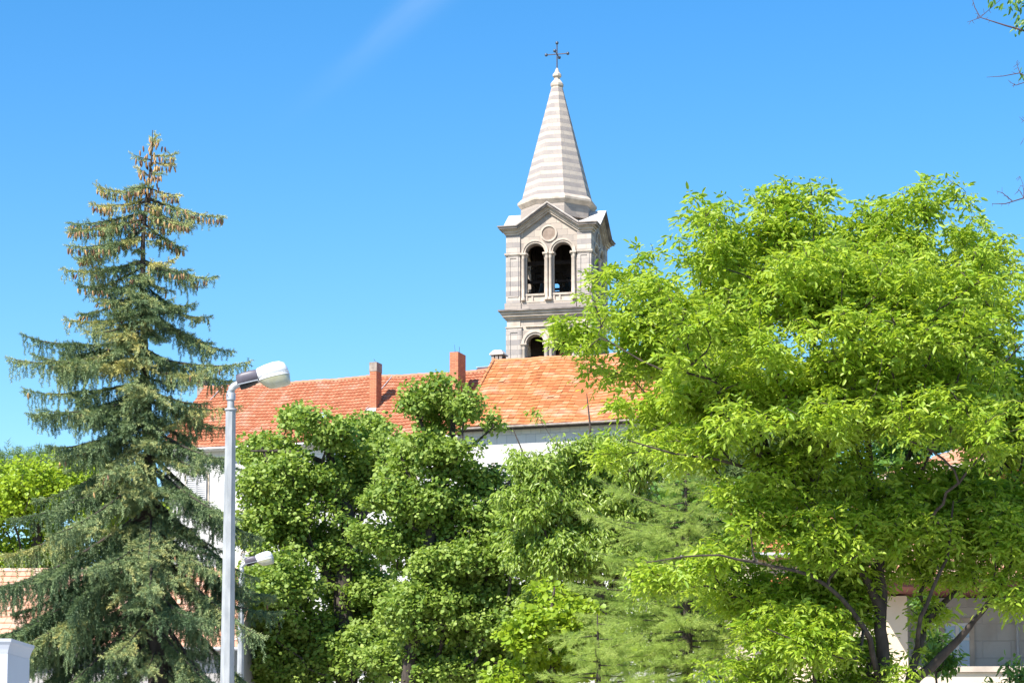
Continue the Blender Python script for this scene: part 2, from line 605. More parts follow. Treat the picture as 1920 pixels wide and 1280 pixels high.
def grow(sk, pts, rng, k_len=0.25, seg=0.3, sag=0.05):
    pts = pts[np.argsort(((pts - np.array(sk.p[0])) ** 2).sum(1))]
    cap = len(sk.p) + len(pts) * 24
    A = np.zeros((cap, 3))
    L = np.zeros(cap)
    n = len(sk.p)
    A[:n] = sk.p
    L[:n] = sk.plen
    n0 = 3
    tips = []
    for c in pts:
        d = np.sqrt(((A[n0:n] - c) ** 2).sum(1))
        cost = d + k_len * L[n0:n] + 0.9 * np.maximum(0, A[n0:n, 2] - c[2])
        i = int(np.argmin(cost)) + n0
        a = Vector(A[i])
        b = Vector(c)
        dd = (b - a)
        dist = dd.length
        m = int(min(20, max(2, dist / seg)))
        par = sk.par[i]
        base = (a - Vector(sk.p[par])).normalized() if par >= 0 else dd.normalized()
        ctrl = a + (base * 0.5 + Vector((0, 0, 0.25))) * dist * 0.35
        last, chain = i, [i]
        for j in range(1, m + 1):
            t = j / m
            q = a * (1 - t) ** 2 + ctrl * 2 * t * (1 - t) + b * t * t
            if j < m:
                q += Vector(rng.normal(size=3)) * dist * 0.02
            last = sk.node(q, last)
            chain.append(last)
            A[n] = q
            L[n] = sk.plen[last]
            n += 1
            if n >= cap - 30:
                break
        sk.paths.append(chain)
        tips.append((last, (b - ctrl).normalized()))
    return tips


def skin(sk, mb, tip_r, power, nside_big=8):
    n = len(sk.p)
    cnt = np.zeros(n)
    kids = np.zeros(n, int)
    for i in range(n - 1, -1, -1):
        if kids[i] == 0:
            cnt[i] = 1
        if sk.par[i] >= 0:
            cnt[sk.par[i]] += cnt[i]
            kids[sk.par[i]] += 1
    rad = tip_r * cnt ** power
    rm = np.array(sk.rmin)
    rad = np.where(rm > 0, rm, rad)
    for ch in sk.paths:
        if len(ch) < 2:
            continue
        rr = [rad[i] for i in ch]
        if len(ch) > 2 and rr[0] > rr[1] * 1.6 and sk.rmin[ch[1]] == 0:
            rr[0] = rr[1] * 1.25
        for j in range(1, len(rr)):
            rr[j] = min(rr[j], rr[j - 1])
        mb.tube([sk.p[i] for i in ch], rr, 8 if rr[0] > .04 else (5 if rr[0] > 0.012 else 3))


def leaves_compound(tips, pts_of, rng, per, rach, nl, ll, droop=0.5, spread=0.9):
    """pinnate leaves radiating from shoot tips"""
    T = np.array([pts_of[i] for i, _ in tips])
    D = np.array([tuple(d) for _, d in tips])
    T = np.repeat(T, per, 0)
    D = np.repeat(D, per, 0)
    cl_t = np.repeat(rng.random(len(tips)), per)
    n = len(T)
    d = nrm(D * 0.5 + rng.normal(size=(n, 3)) * spread * [1, 1, 0.55] + [0, 0, 0.1])
    base = T - D * rng.random((n, 1)) * 0.25
    up = nrm(np.array([0, 0, 1.0]) + rng.normal(size=(n, 3)) * 0.35)
    d, s, u = frames(d, up)
    pos, ax, nn, tt = [], [], [], []
    L = rach * (0.7 + 0.6 * rng.random((n, 1)))
    for k in range(nl):
        if k == nl - 1:
            t, side = 1.0, 0
        else:
            t = 0.35 + 0.6 * (k // 2) / max(1, (nl - 1) // 2)
            side = 1 if k % 2 else -1
        p = base + d * L * t + np.array([0, 0, -1.0]) * L * droop * t * t
        dl = d * (1.0 if side == 0 else 0.55) + s * side * 0.9 + np.array([0, 0, -1.0]) * (droop * (0.5 + 0.5 * rng.random((n, 1)))) * 1.3
        dl = dl + rng.normal(size=(n, 3)) * 0.18
        pos.append(p)
        ax.append(dl)
        nn.append(u + rng.normal(size=(n, 3)) * 0.35)
        tt.append(cl_t * 0.45 + rng.random(n) * 0.55)
    pos, ax, nn, tt = map(np.concatenate, (pos, ax, nn, tt))
    X, Yy, Z = frames(ax, nn)
    sc = (ll * (0.5 + 0.9 * rng.random(len(pos)) ** 1.3))[:, None]
    return pos, X * sc, Yy * sc, Z * sc, tt


def leaves_simple(tips, pts_of, rng, per, rad, ll, up_bias=0.8, droop=0.2, flat=0.6):
    T = np.array([pts_of[i] for i, _ in tips])
    D = np.array([tuple(d) for _, d in tips])
    cl_t = np.repeat(rng.random(len(tips)), per)
    T = np.repeat(T, per, 0)
    D = np.repeat(D, per, 0)
    n = len(T)
    off = nrm(rng.normal(size=(n, 3))) * (rng.random((n, 1)) ** 0.5) * [1, 1, flat] * rad
    pos = T - D * rad * 0.3 + off
    ax = nrm(off + rng.normal(size=(n, 3)) * rad * 0.5) + np.array([0, 0, -droop])
    out = nrm(off) * 0.5
    X, Yy, Z = frames(ax, nrm(out + np.array([-0.15, -0.25, up_bias]) + rng.normal(size=(n, 3)) * 0.5))
    sc = (ll * (0.5 + 0.85 * rng.random(n)))[:, None]
    return pos, X * sc, Yy * sc, Z * sc, cl_t * 0.45 + rng.random(n) * 0.55


def pblob(px, py, rx, ry, Y, dy=0.0, dz=None, w=1.0):
    c = P(px, py, Y)
    s = Y / FPX
    rz = dz if dz is not None else 0.5 * (rx + ry) * s
    return (np.array([c.x, Y + dy, c.z]), np.array([rx * s, rz, ry * s]), w)


def tree(name, label, cat, base, limbs, blobs, n, mode, bark, leafmat, seed, group=None, tip_r=0.006, power=0.47,
         shell=0.55, klen=0.25, lopts=None, seg=0.3, step=0.3, minz=None, even=.5):
    rng = np.random.default_rng(seed)
    random.seed(seed)
    root = empty(name, base, 0, label, cat, group)
    sk = Skel()
    for i, (pts, rad) in enumerate(limbs):
        sk.limb(pts, rad, -1 if i == 0 else 'near', step)
    pts = in_blobs(blobs, n, rng, shell, minz, even)
    tips = grow(sk, pts, rng, klen, seg)
    mb = MB()
    off = Vector(base)
    skin(sk, mb, tip_r, power)
    mb.v = [(x - off.x, y - off.y, z - off.z) for x, y, z in mb.v]
    mb.build('trunk', bark, root)
    lo = dict(lopts or {})
    tv = LEAF_L
    if mode == 'compound':
        A = leaves_compound(tips, sk.p, rng, **lo)
    elif mode == 'needles':
        tv = needle_template(11, 0.75, 0.055, 0.95)
        A = leaves_simple(tips, sk.p, rng, **lo)
    else:
        if mode == 'broad':
            tv = LEAF_M
        A = leaves_simple(tips, sk.p, rng, **lo)
    pos, X, Yy, Z, t = A
    pos = pos - np.array(base)
    instances('crown', tv[0], tv[1], pos, X, Yy, Z, t, leafmat, root)
    return root, sk, tips


# ------------------------------------------------------------------ ground
g = MB()
g.box((-2500, -1500, -1.0), (2500, 4500, 0.0))
g.build('ground', M_grass, kind='structure')
g = MB()
g.box((-60, -6, -0.02), (60, 6.0, 0.004))
g.build('road', M_asph, kind='structure')
g = MB()
for k in range(-14, 15):
    g.box((k * 4 - 1, -0.06, 0.0045), (k * 4 + 1, 0.06, 0.008))
g.build('road_markings', M_line, kind='structure')
g = MB()
g.box((-60, 6.004, -0.02), (60, 9.0, 0.13))
g.box((-30, 9.0, -0.02), (30, 98, 0.13))  # unseen plaza, added to bounce light up onto undersides
g.build('pavement', M_pave, kind='structure')

# ------------------------------------------------------------------ bell tower
YT, TH = 128.7, R(13)
tower = empty('bell_tower', (P(1045.5, 640, YT).x, YT, 0), -TH,
              'tall grey and cream banded limestone bell tower with octagonal spire behind the orange roof', 'bell tower')
W2 = 2.3


def zf(py):
    return Zp(py, 126.4)


def zc(py):
    return Zp(py, YT)


FACES = [Matrix.Rotation(k * math.pi / 2, 4, 'Z') for k in range(4)]


def fbox(mb, x0, x1, z0, z1, o0, o1, Ms=FACES):
    """box on every face: x along face, o0..o1 outward offset from the wall plane"""
    for M in Ms:
        mb.box((x0, -W2 - o1, z0), (x1, -W2 - o0, z1), M)


def arch_piece(mb, cx, r, zs, ztop, x0, x1, o0, o1, Ms=FACES, n=14):
    """wall above a round arch"""
    for M in Ms:
        pa = [(cx - r * math.cos(math.pi * i / n), zs + r * math.sin(math.pi * i / n)) for i in range(n + 1)]
        pa[0] = (cx - r, zs)
        pa[-1] = (cx + r, zs)
        for i in range(n):
            (xa, za), (xb, zb) = pa[i], pa[i + 1]
            mb.prism([(xa, za), (xb, zb), (xb, ztop), (xa, ztop)], -W2 - o1, -W2 - o0, M)
        if x0 < cx - r:
            mb.box((x0, -W2 - o1, zs), (cx - r, -W2 - o0, ztop), M)
        if x1 > cx + r:
            mb.box((cx + r, -W2 - o1, zs), (x1, -W2 - o0, ztop), M)


def arc_ring(mb, cx, zs, r0, r1, o0, o1, Ms=FACES, n=18, full=False):
    for M in Ms:
        tot = 2 * math.pi if full else math.pi
        for i in range(n):
            a, b = tot * i / n, tot * (i + 1) / n
            mb.prism([(cx - r0 * math.cos(a), zs + r0 * math.sin(a)), (cx - r0 * math.cos(b), zs + r0 * math.sin(b)),
                      (cx - r1 * math.cos(b), zs + r1 * math.sin(b)), (cx - r1 * math.cos(a), zs + r1 * math.sin(a))],
                     -W2 - o1, -W2 - o0, M)


zb0, zb1, zspr, zE, zA = zf(578), zf(565), zf(474), zf(424), zf(384)
OC, OR = 0.77, 0.55
TH_W = 0.5
ex = W2 - 0.004
zsill = zf(549)
w = MB()
fbox(w, -ex, ex, zb0, zb1, -TH_W, 0)
for a, b in ((-ex, -OC - OR), (-OC + OR, OC - OR), (OC + OR, ex)):
    fbox(w, a, b, zb1, zspr, -TH_W, 0)
ztopw = zE - 0.02
arch_piece(w, -OC, OR, zspr, ztopw, -ex, 0, -TH_W, 0)
arch_piece(w, OC, OR, zspr, ztopw, 0, ex, -TH_W, 0)
for M in FACES:
    w.prism([(-1.72, ztopw), (1.72, ztopw), (0, zA - 0.12)], -W2, -W2 + 0.4, M)
w.build('belfry_wall', M_ash, tower)
# balustrade panels in the openings
for s in (-1, 1):
    for M in FACES:
        w = MB()
        x0, x1 = s * OC - OR + 0.004, s * OC + OR - 0.004
        w.box((x0, -W2 + 0.06, zb1), (x1, -W2 + 0.3, zsill - .1), M)
        w.box((x0, -W2 - 0.02, zsill - 0.1), (x1, -W2 + 0.34, zsill), M)
        w.box((x0, -W2 - 0.02, zb1), (x1, -W2 + 0.058, zb1 + .07), M)
        for q in range(2):
            xx = x0 + 0.06 + q * (x1 - x0 - 0.12) / 3
            w.box((xx - .05, -W2 + 0.0, zb1 + .07), (xx + .05, -W2 + 0.057, zsill - .1), M)
        w.build('balustrade', M_trim, tower)
# corner pilasters
pw = 0.70
for k, M in enumerate(FACES):
    w = MB()
    o = 0.09
    w.box((-W2 - o, -W2 - o, zb1), (-W2 + pw, -W2 + pw, zE - 0.03), M)
    # raised border of the sunk panel on both outer sides
    z0, z1 = zb1 + 0.32, zspr - .12
    for a, b, c, d in ((-W2 + .02, -W2 + .14, z0, z1), (-W2 + pw - .20, -W2 + pw - .08, z0, z1), (-W2 + .14, -W2 + pw - .20, z1 - .1, z1),
                       (-W2 + .14, -W2 + pw - .20, z0, z0 + .1)):
        w.box((a, -W2 - o - .035, c), (b, -W2 - o - .001, d), M)
        w.box((-W2 - o - .035, a, c), (-W2 - o - .001, b, d), M)
    w.build('pilaster', M_band, tower)
# base course and impost strings
w = MB()
for M in FACES:
    w.box((-W2 - .16, -W2 - .16, zb0), (-W2 + pw + .06, -W2 + pw, zb1 - .02), M)
fbox(w, -W2 + pw + .06, W2 - pw - .06, zb0, zb1 - .1, 0.002, .10)
w.build('base_course', M_drum, tower)
w = MB()
for M in FACES:
    w = MB()
    w.box((-W2 - .17, -W2 - .17, zspr - .03), (-W2 + pw + .05, -W2 + pw, zspr + .07), M)
    w.box((-W2 - .13, -W2 - .13, zspr - .09), (-W2 + pw + .02, -W2 + pw, zspr - .03), M)
    w.build('impost_string', M_trim, tower)
# columns with capitals
proto = None


def column_mb(h, r):
    m = MB()
    m.lathe([(r * 1.5, 0), (r * 1.5, .10), (r * 1.15, .16), (r, .2), (r, h * .5), (r * .92, h - .30), (r * 1.1, h - .27), (r * 1.0, h - .24),
             (r * 1.25, h - .12), (r * 1.55, h - .06)], 12)
    m.box((-r * 1.7, -r * 1.7, h - .06), (r * 1.7, r * 1.7, h + .02))
    return m


cm = column_mb(zspr - zsill + .38, .085)
for M in FACES:
    for x, dy in ((-OC - OR - .10, .07), (-OC - OR - .0, -.12), (-OC + OR + .12, .07), (OC - OR - .12, .07), (OC + OR + .10, .07), (OC + OR, -.12),
                  (-OC + OR + .02, -.14), (OC - OR - .02, -.14)):
        p = M @ Vector((x, -W2 - dy, zsill - .38))
        if proto is None:
            proto = cm.build('column', M_trim, tower)
            proto.location = p
        else:
            c = proto.copy()
            col.objects.link(c)
            c.parent = tower
            c.location = p
for M in FACES:
    for x0, x1 in ((-OC - OR - .26, -OC - OR + .1), (-OC + OR - .1, OC - OR + .1), (OC + OR - .1, OC + OR + .26)):
        w = MB()
        w.box((x0, -W2 - .19, zspr - .055), (x1, -W2 + .35, zspr + .035), M)
        w.build('impost_block', M_trim, tower)
zm = zf(437)
for M in FACES:
    for cx in (-OC, OC):
        w = MB()
        arc_ring(w, cx, zspr + .04, OR, OR + .10, .002, .05, [M])
        arc_ring(w, cx, zspr + .04, OR + .10, OR + .20, .002, .10, [M])
        w.build('archivolt', M_trim, tower)
    w = MB()
    arc_ring(w, 0, zm, .38, .47, .002, .07, [M], n=28, full=True)
    md = w.build('medallion_ring', M_trim, tower)
    w = MB()
    w.prism([(.379 * math.cos(a), zm + .379 * math.sin(a)) for a in [i * math.pi / 14 for i in range(28)]], -W2 - .015, -W2 - .001, M)
    w.build('medallion', M_medal, tower)


def gable_layer(mb, dz0, dz1, o, inner=-0.35, g0=1.72):
    """one course of the cornice that runs level at the corners and rises to the gable"""
    for M in FACES:
        slope = (zA - zE) / g0
        rise = math.sqrt(1 + slope ** 2)

        def pth(dz):
            gx = g0
            return [(-W2, zE + dz), (-gx, zE + dz), (0, zA + dz), (gx, zE + dz), (W2, zE + dz)]
        lo, hi = pth(dz0), pth(dz1)
        for i in range(4):
            a = [lo[i], lo[i + 1], hi[i + 1], hi[i]]

            def xo(x, d):
                return x + (d if x >= W2 - 1e-6 else (-d if x <= -W2 + 1e-6 else 0))
            vs = [(xo(x, o), -W2 - o, z) for x, z in a] + [(xo(x, inner), -W2 - inner, z) for x, z in a]
            fs = [(0, 1, 2, 3), (7, 6, 5, 4), (0, 4, 5, 1), (3, 2, 6, 7)]
            if i == 0:
                fs.append((0, 3, 7, 4))
            if i == 3:
                fs.append((1, 5, 6, 2))
            mb.add(vs, fs, M=M)


w = MB()
gable_layer(w, -.42, -.30, .13)
gable_layer(w, -.30, -.18, .22)
gable_layer(w, -.18, -.10, .30)
w.build('gable_cornice', M_trim, tower)
w = MB()
gable_layer(w, -.10, 0.0, .44)
gable_layer(w, 0.0, .06, .50)
w.build('cornice_edge', M_weath, tower)
# roofs of the four gables
w = MB()
w.box((-W2 + .3, -W2 + .3, zE - .1), (W2 - .3, W2 - .3, zE + .055))
for M in FACES:
    for sg in (-1, 1):
        pl = [(sg * 1.72, zE + .062), (0, zA + .062), (0, zA + .10), (sg * 1.78, zE + .085)]
        w.prism(pl if sg < 0 else pl[::-1], -W2 - .49, -0.02, M)
    w.prism([(-1.70, zE + .062), (1.70, zE + .062), (0, zA + .03)], -W2 + .36, -W2 + .9, M)
w.build('gable_roof', M_capw, tower)
# lower cornice
w = MB()
for z0, z1, o in ((-.52, -.40, .16), (-.40, -.26, .27), (-.26, -.12, .36)):
    w.box((-W2 - o, -W2 - o, zb0 + z0), (W2 + o, W2 + o, zb0 + z1 - .001))
w.build('string_cornice', M_trim, tower)
w = MB()
w.box((-W2 - .47, -W2 - .47, zb0 - .12), (W2 + .47, W2 + .47, zb0 - .04))
w.loft([[(-W2 - .47, -W2 - .47, zb0 - .04), (W2 + .47, -W2 - .47, zb0 - .04), (W2 + .47, W2 + .47, zb0 - .04), (-W2 - .47, W2 + .47, zb0 - .04)],
        [(-W2 - .1, -W2 - .1, zb0 + .04), (W2 + .1, -W2 - .1, zb0 + .04), (W2 + .1, W2 + .1, zb0 + .04), (-W2 - .1, W2 + .1, zb0 + .04)]], True, False)
w.build('cornice_edge', M_weath, tower)
# lower stage
zl1, zspl, zopen0 = zb0 - .52, zf(643), zf(708)
LR = .50
w = MB()
w.box((-ex, -ex, 0), (ex, ex, zopen0))
for a, b in ((-ex, -OC - LR), (-OC + LR, OC - LR), (OC + LR, ex)):
    fbox(w, a, b, zopen0, zspl, -TH_W, 0)
arch_piece(w, -OC, LR, zspl, zl1, -ex, 0, -TH_W, 0)
arch_piece(w, OC, LR, zspl, zl1, 0, ex, -TH_W, 0)
w.build('shaft_wall', M_ash, tower)
for k, M in enumerate(FACES):
    w = MB()
    o = 0.09
    w.box((-W2 - o, -W2 - o, 0), (-W2 + pw + .08, -W2 + pw, zf(612)), M)
    z0, z1 = zf(612) - 4.2, zf(612) - .16
    for a, b, c, d in ((-W2 + .03, -W2 + .16, z0, z1), (-W2 + pw - .13, -W2 + pw, z0, z1), (-W2 + .16, -W2 + pw - .13, z1 - .1, z1)):
        w.box((a, -W2 - o - .035, c), (b, -W2 - o - .001, d), M)
        w.box((-W2 - o - .035, a, c), (-W2 - o - .001, b, d), M)
    w.build('pilaster', M_band, tower)
w = MB()
for M in FACES:
    w.box((-W2 - .13, -W2 - .13, zf(612)), (-W2 + pw + .12, -W2 + pw, zf(612) + .06), M)
    w.box((-W2 - .05, -W2 - .05, zf(612) + .06), (-W2 + pw, -W2 + pw, zl1 - .001), M)
fbox(w, -1.3, 1.3, zf(611), zf(611) + .06, .002, .10)
w.build('frieze_string', M_trim, tower)
for M in FACES:
    for cx in (-OC, OC):
        w = MB()
        arc_ring(w, cx, zspl + .03, LR, LR + .11, .002, .05, [M])
        arc_ring(w, cx, zspl + .03, LR + .11, LR + .25, .002, .11, [M])
        w.build('archivolt', M_trim, tower)
    w = MB()
    w.prism([(-.3, zf(617)), (.3, zf(617)), (0, zf(630))], -W2 - .06, -W2 - .002, M)
    w.build('spandrel_ornament', M_trim, tower)
    for x0, x1 in ((-OC - LR - .26, -OC - LR + .06), (-OC + LR - .06, OC - LR + .06), (OC + LR - .06, OC + LR + .26)):
        w = MB()
        w.box((x0, -W2 - .17, zspl - .08), (x1, -W2 + .35, zspl + .03), M)
        w.build('impost_block', M_trim, tower)
cm2 = column_mb(zspl - zopen0, .10)
proto2 = None
for M in FACES:
    for x in (-OC - LR - .12, -.13, .13, OC + LR + .12):
        p = M @ Vector((x, -W2 - .05, zopen0))
        if proto2 is None:
            proto2 = cm2.build('column', M_trim, tower)
            proto2.location = p
        else:
            c = proto2.copy()
            col.objects.link(c)
            c.parent = tower
            c.location = p
# floors and the brick core seen through the lower arches
w = MB()
w.box((-1.78, -1.78, zb0 - .3), (1.78, 1.78, zb0 - .02))
w.build('floor', M_dark, tower)
w = MB()
w.box((-1.78, -1.78, zE - .25), (1.78, 1.78, zE - .105))
w.build('ceiling', M_dark, tower)
w = MB()
w.box((-1.78, 1.2, zopen0 + .01), (1.78, 1.7, zb0 - .31))
w.build('inner_wall', M_dark, tower)
w = MB()
w.box((.25, -.9, zopen0 + .01), (1.15, .6, zf(650)))
w.build('stair_block', M_brick, tower)
# bells
for x, y, sc in ((-.72, .1, 1.0), (.78, -.1, 1.08)):
    w = MB()
    zt = zf(505)
    w.lathe([(.02 * sc, 0), (.16 * sc, -.02), (.24 * sc, -.12), (.29 * sc, -.40), (.36 * sc, -.68), (.50 * sc, -.90), (.54 * sc, -.98),
             (.50 * sc, -.98), (.3 * sc, -.7)], 20, (x, y, zt))
    b = w.build('bell', M_bronze, tower)
    w = MB()
    w.lathe([(.015, 0), (.02, -.75), (.07, -.82), (.07, -.92), (.02, -1.02)], 8, (x, y, zt - .08))
    w.build('clapper', M_iron, b)
    w = MB()
    w.box((x - .2, y - .12, zt + .0), (x + .2, y + .12, zt + .62))
    w.box((x - .42, y - .10, zt + .1), (x + .42, y + .10, zt + .3))
    w.build('headstock', M_wood, b)
w = MB()
for y in (-1.0, 1.0):
    for x in (-1.55, -.02, 1.55):
        w.box((x - .07, y - .07, zb0), (x + .07, y + .07, zE - .26))
    w.box((-1.75, y - .06, zf(520)), (1.75, y + .06, zf(520) + .12))
    w.box((-1.75, y - .05, zf(540)), (1.75, y + .05, zf(540) + .09))
    w.box((-1.75, y - .1, zf(486)), (1.75, y + .1, zf(486) + .2))
for x in (-1.55, -.02, 1.55):
    w.box((x - .05, -1.75, zf(512)), (x + .05, 1.75, zf(512) + .1))
w.box((-1.7, 1.2, zf(505)), (1.7, 1.35, zE - .27))  # dark boards behind the openings, standing in for deep interior shade
w.box((-1.74, 1.40, zb0 + .0), (-.55, 1.5, zE - .27))
w.box((.35, 1.40, zb0 + .0), (1.15, 1.5, zE - .27))
w.build('bell_frame_and_shade_boards', M_wood, tower)
# drum, spire, finial
A8 = R(22.5)


def octo(r, z):
    return [(r * math.cos(A8 + k * math.pi / 4), r * math.sin(A8 + k * math.pi / 4), z) for k in range(8)]


w = MB()
w.loft([octo(2.08, zc(420)), octo(2.06, zc(394))], True, False)
w.build('spire_drum', M_drum, tower)
w = MB()
w.loft([octo(2.08, zc(396)), octo(2.26, zc(389)), octo(2.26, zc(385)), octo(2.10, zc(380)), octo(2.06, zc(378.5))], True, False)
w.build('spire_cornice', M_trim, tower)
w = MB()
w.loft([octo(2.02, zc(379)), octo(.32, zc(164.5))], True, False)
w.build('spire', M_spire, tower)
w = MB()
s = YT / FPX
w.loft([octo(.33, zc(164.4)), octo(.37, zc(162)), octo(.37, zc(158)), octo(.26, zc(153)), octo(.17, zc(150)), octo(.16, zc(147)), octo(.25, zc(144)),
        octo(.25, zc(140)), octo(.15, zc(137)), octo(.07, zc(130)), octo(.04, zc(128))], True, False)
w.build('finial', M_trim, tower)
w = MB()
w.tube([(0, 0, zc(130)), (0, 0, zc(82))], [.035, .03], 6)
for d in ((1, 0), (0, 1)):
    w.tube([(-d[0] * .61, -d[1] * .61, zc(102)), (d[0] * .61, d[1] * .61, zc(102))], [.026, .026], 6)
cr = w.build('cross', M_iron, tower)
for p in ((0, 0, zc(81)), (.62, 0, zc(102)), (-.62, 0, zc(102)), (0, .62, zc(102)), (0, -.62, zc(102))):
    w = MB()
    w.lathe([(.095 * math.sin(i * math.pi / 8) + .001, -.095 * math.cos(i * math.pi / 8)) for i in range(9)], 12, p)
    w.build('ball', M_ball, cr)


# ------------------------------------------------------------------ roofs
def pantile_roof(mb, u0, u1, run, rise, tw, rows, rng, amp=.05, step=.05, x_skew=0.0):
    """wavy tiles in stepped rows on a slope from (v=0,z=0) up to (v=run,z=rise)"""
    nu = int((u1 - u0) / tw)
    tw = (u1 - u0) / nu
    L = math.hypot(run, rise)
    ty, tz = run / L, rise / L
    ny, nz_ = -tz, ty
    q = 4
    for r in range(rows):
        s0, s1 = L * r / rows, L * (r + 1) / rows
        sag = rng.normal() * .004
        for c in range(nu):
            t = rng.random()
            jit = rng.normal() * .004
            xs = [u0 + (c + k / q) * tw for k in range(q + 1)]
            hs = [amp * (0.5 - 0.5 * math.cos(2 * math.pi * (k / q))) for k in range(q + 1)]
            top, bot, low = [], [], []
            for x, h in zip(xs, hs):
                e = s0 - .03 + jit
                hb, ht = h + step + sag, h * 0.9
                bot.append((x, e * ty + ny * hb, e * tz + nz_ * hb))
                top.append((x, s1 * ty + ny * ht, s1 * tz + nz_ * ht))
                low.append((x, e * ty + ny * (h - .012), e * tz + nz_ * (h - .012)))
            n = q + 1
            vs = low + bot + top
            fs = []
            for k in range(q):
                fs += [(k, k + 1, n + k + 1, n + k), (n + k, n + k + 1, 2 * n + k + 1, 2 * n + k)]
            mb.add(vs, fs, True, None, 0.15 + 0.7 * t)
            for i in range(0, len(fs), 2):
                mb.s[-len(fs) + i] = False


def flat_roof_tiles(mb, u0, u1, run, rise, tw, rows, rng, th=.035, slip=.006, shift0=0.0):
    nu = int((u1 - u0) / tw)
    tw = (u1 - u0) / nu
    L = math.hypot(run, rise)
    M = Matrix(((1, 0, 0, 0), (0, run / L, -rise / L, 0), (0, rise / L, run / L, 0), (0, 0, 0, 1)))
    for r in range(rows):
        s0, s1 = L * r / rows, L * (r + 1) / rows
        wob = rng.normal() * .008
        for c in range(nu):
            odd = rng.random() < .035
            x0, x1 = u0 + c * tw + .004, u0 + (c + 1) * tw - .004
            if (r % 2) and 0 < c < nu:
                x0 += 0
            j = rng.normal() * slip + wob + (rng.normal() * .04 if odd else 0)
            tl = rng.normal() * .006 + (.03 if odd else 0)
            ya, yb = s0 - .05 + j, s1 + .0 + j
            za, zb = th + abs(rng.normal()) * .006, .004
            vs = [(x0, ya, -.01), (x1, ya, -.01), (x1, ya, za + tl), (x0, ya, za), (x1, yb, zb + tl * .3), (x0, yb, zb)]
            t = min(1, max(0.02, .5 + rng.normal() * .2)) if not odd else .98
            mb.add(vs, [(0, 1, 2, 3), (3, 2, 4, 5), (0, 3, 5), (1, 4, 2)], False, M, t)


def warp(mb, a=.03):
    mb.v = [(x, y, z + a * math.sin(x * .83 + 1.2) + .6 * a * math.sin(x * 2.1 + y * .7) + .3 * a * math.sin(x * 5.3 + y * 1.9)) for x, y, z in mb.v]


def ridge_tiles(mb, u0, u1, v, z, rng, r=.12, ln=.36):
    n = int((u1 - u0) / ln)
    for i in range(n):
        a = u0 + i * (u1 - u0) / n
        b = u0 + (i + 1) * (u1 - u0) / n + .03
        k = 7
        rings = []
        for x, rr in ((a, r * 1.12), (b, r * .95)):
            rings.append([(x, v - rr * math.cos(math.pi * j / k) * 1.1, z - .03 + rr * math.sin(math.pi * j / k)) for j in range(k + 1)])
        mb.loft(rings, False, True, None, False, .6 + .38 * rng.random())


rng0 = np.random.default_rng(3)
BY = R(19)
ORG = Vector((-15.83, 105.1, 0))
mon = empty('monastery', ORG, -BY, 'long white block building with red and orange roofs and brick chimneys below the bell tower', 'building')
zeL, zrL, RUN = 16.9, 20.45, 4.6
uM, uE = 14.25, 25.2
zeR, zrR = zeL + .28, zrL + .42


def off(mb, v, z):
    mb.v = [(a, b + v, c + z) for a, b, c in mb.v]


w = MB()
pantile_roof(w, -.2, uM + .02, RUN, zrL - zeL, .19, 20, rng0)
off(w, 0, zeL)
w.box((-.2, RUN + .0, zrL - .06), (uM, RUN + .12, zrL), tint=.3)
w2 = MB()
w2.prism([(-.001, 0), (.001, 0), (0, .001)], 0, .001)
# rear slope
w.add([(-.2, RUN + .05, zrL), (uM, RUN + .05, zrL), (uM, 2 * RUN, zeL), (-.2, 2 * RUN, zeL)], [(0, 1, 2, 3)], tint=.4)
# under-deck
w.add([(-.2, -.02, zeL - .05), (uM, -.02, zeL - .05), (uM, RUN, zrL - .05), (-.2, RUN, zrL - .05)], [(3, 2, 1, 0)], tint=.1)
warp(w)
roofL = w.build('roof', M_tile_l, mon, label='older red wavy tiled roof on the lower left half')
w = MB()
ridge_tiles(w, -.25, uM - .02, RUN + .03, zrL + .02, rng0)
warp(w)
w.build('ridge_tiles', M_tile_l, roofL)
w = MB()
flat_roof_tiles(w, uM + .025, uE, RUN + .1, zrR - zeR, .27, 22, rng0)
off(w, -.1, zeR)
w.add([(uM + .02, RUN + .05, zrR), (uE, RUN + .05, zrR), (uE, 2 * RUN + .1, zeR), (uM + .02, 2 * RUN + .1, zeR)], [(0, 1, 2, 3)], tint=.4)
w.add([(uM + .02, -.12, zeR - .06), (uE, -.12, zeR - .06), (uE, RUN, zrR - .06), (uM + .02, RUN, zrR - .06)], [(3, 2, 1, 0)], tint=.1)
warp(w, .04)
roofR = w.build('roof', M_tile_r, mon, label='brighter orange flat tiled roof on the right half')
w = MB()
ridge_tiles(w, uM + .0, uE, RUN + .03, zrR + .0, rng0, .10)
# verge tiles down the stepped gable of the right roof
for i in range(14):
    t0, t1 = i / 14, (i + 1) / 14 + .01
    a = (uM + .04, -.1 + (RUN + .1) * t0, zeR + (zrR - zeR) * t0 + .05)
    b = (uM + .04, -.1 + (RUN + .1) * t1, zeR + (zrR - zeR) * t1 + .03)
    w.tube([a, b], [.085, .07], 8)
w.t = [.6 + .35 * random.random() for _ in w.t]
warp(w, .04)
w.build('ridge_tiles', M_tile_r, roofR)
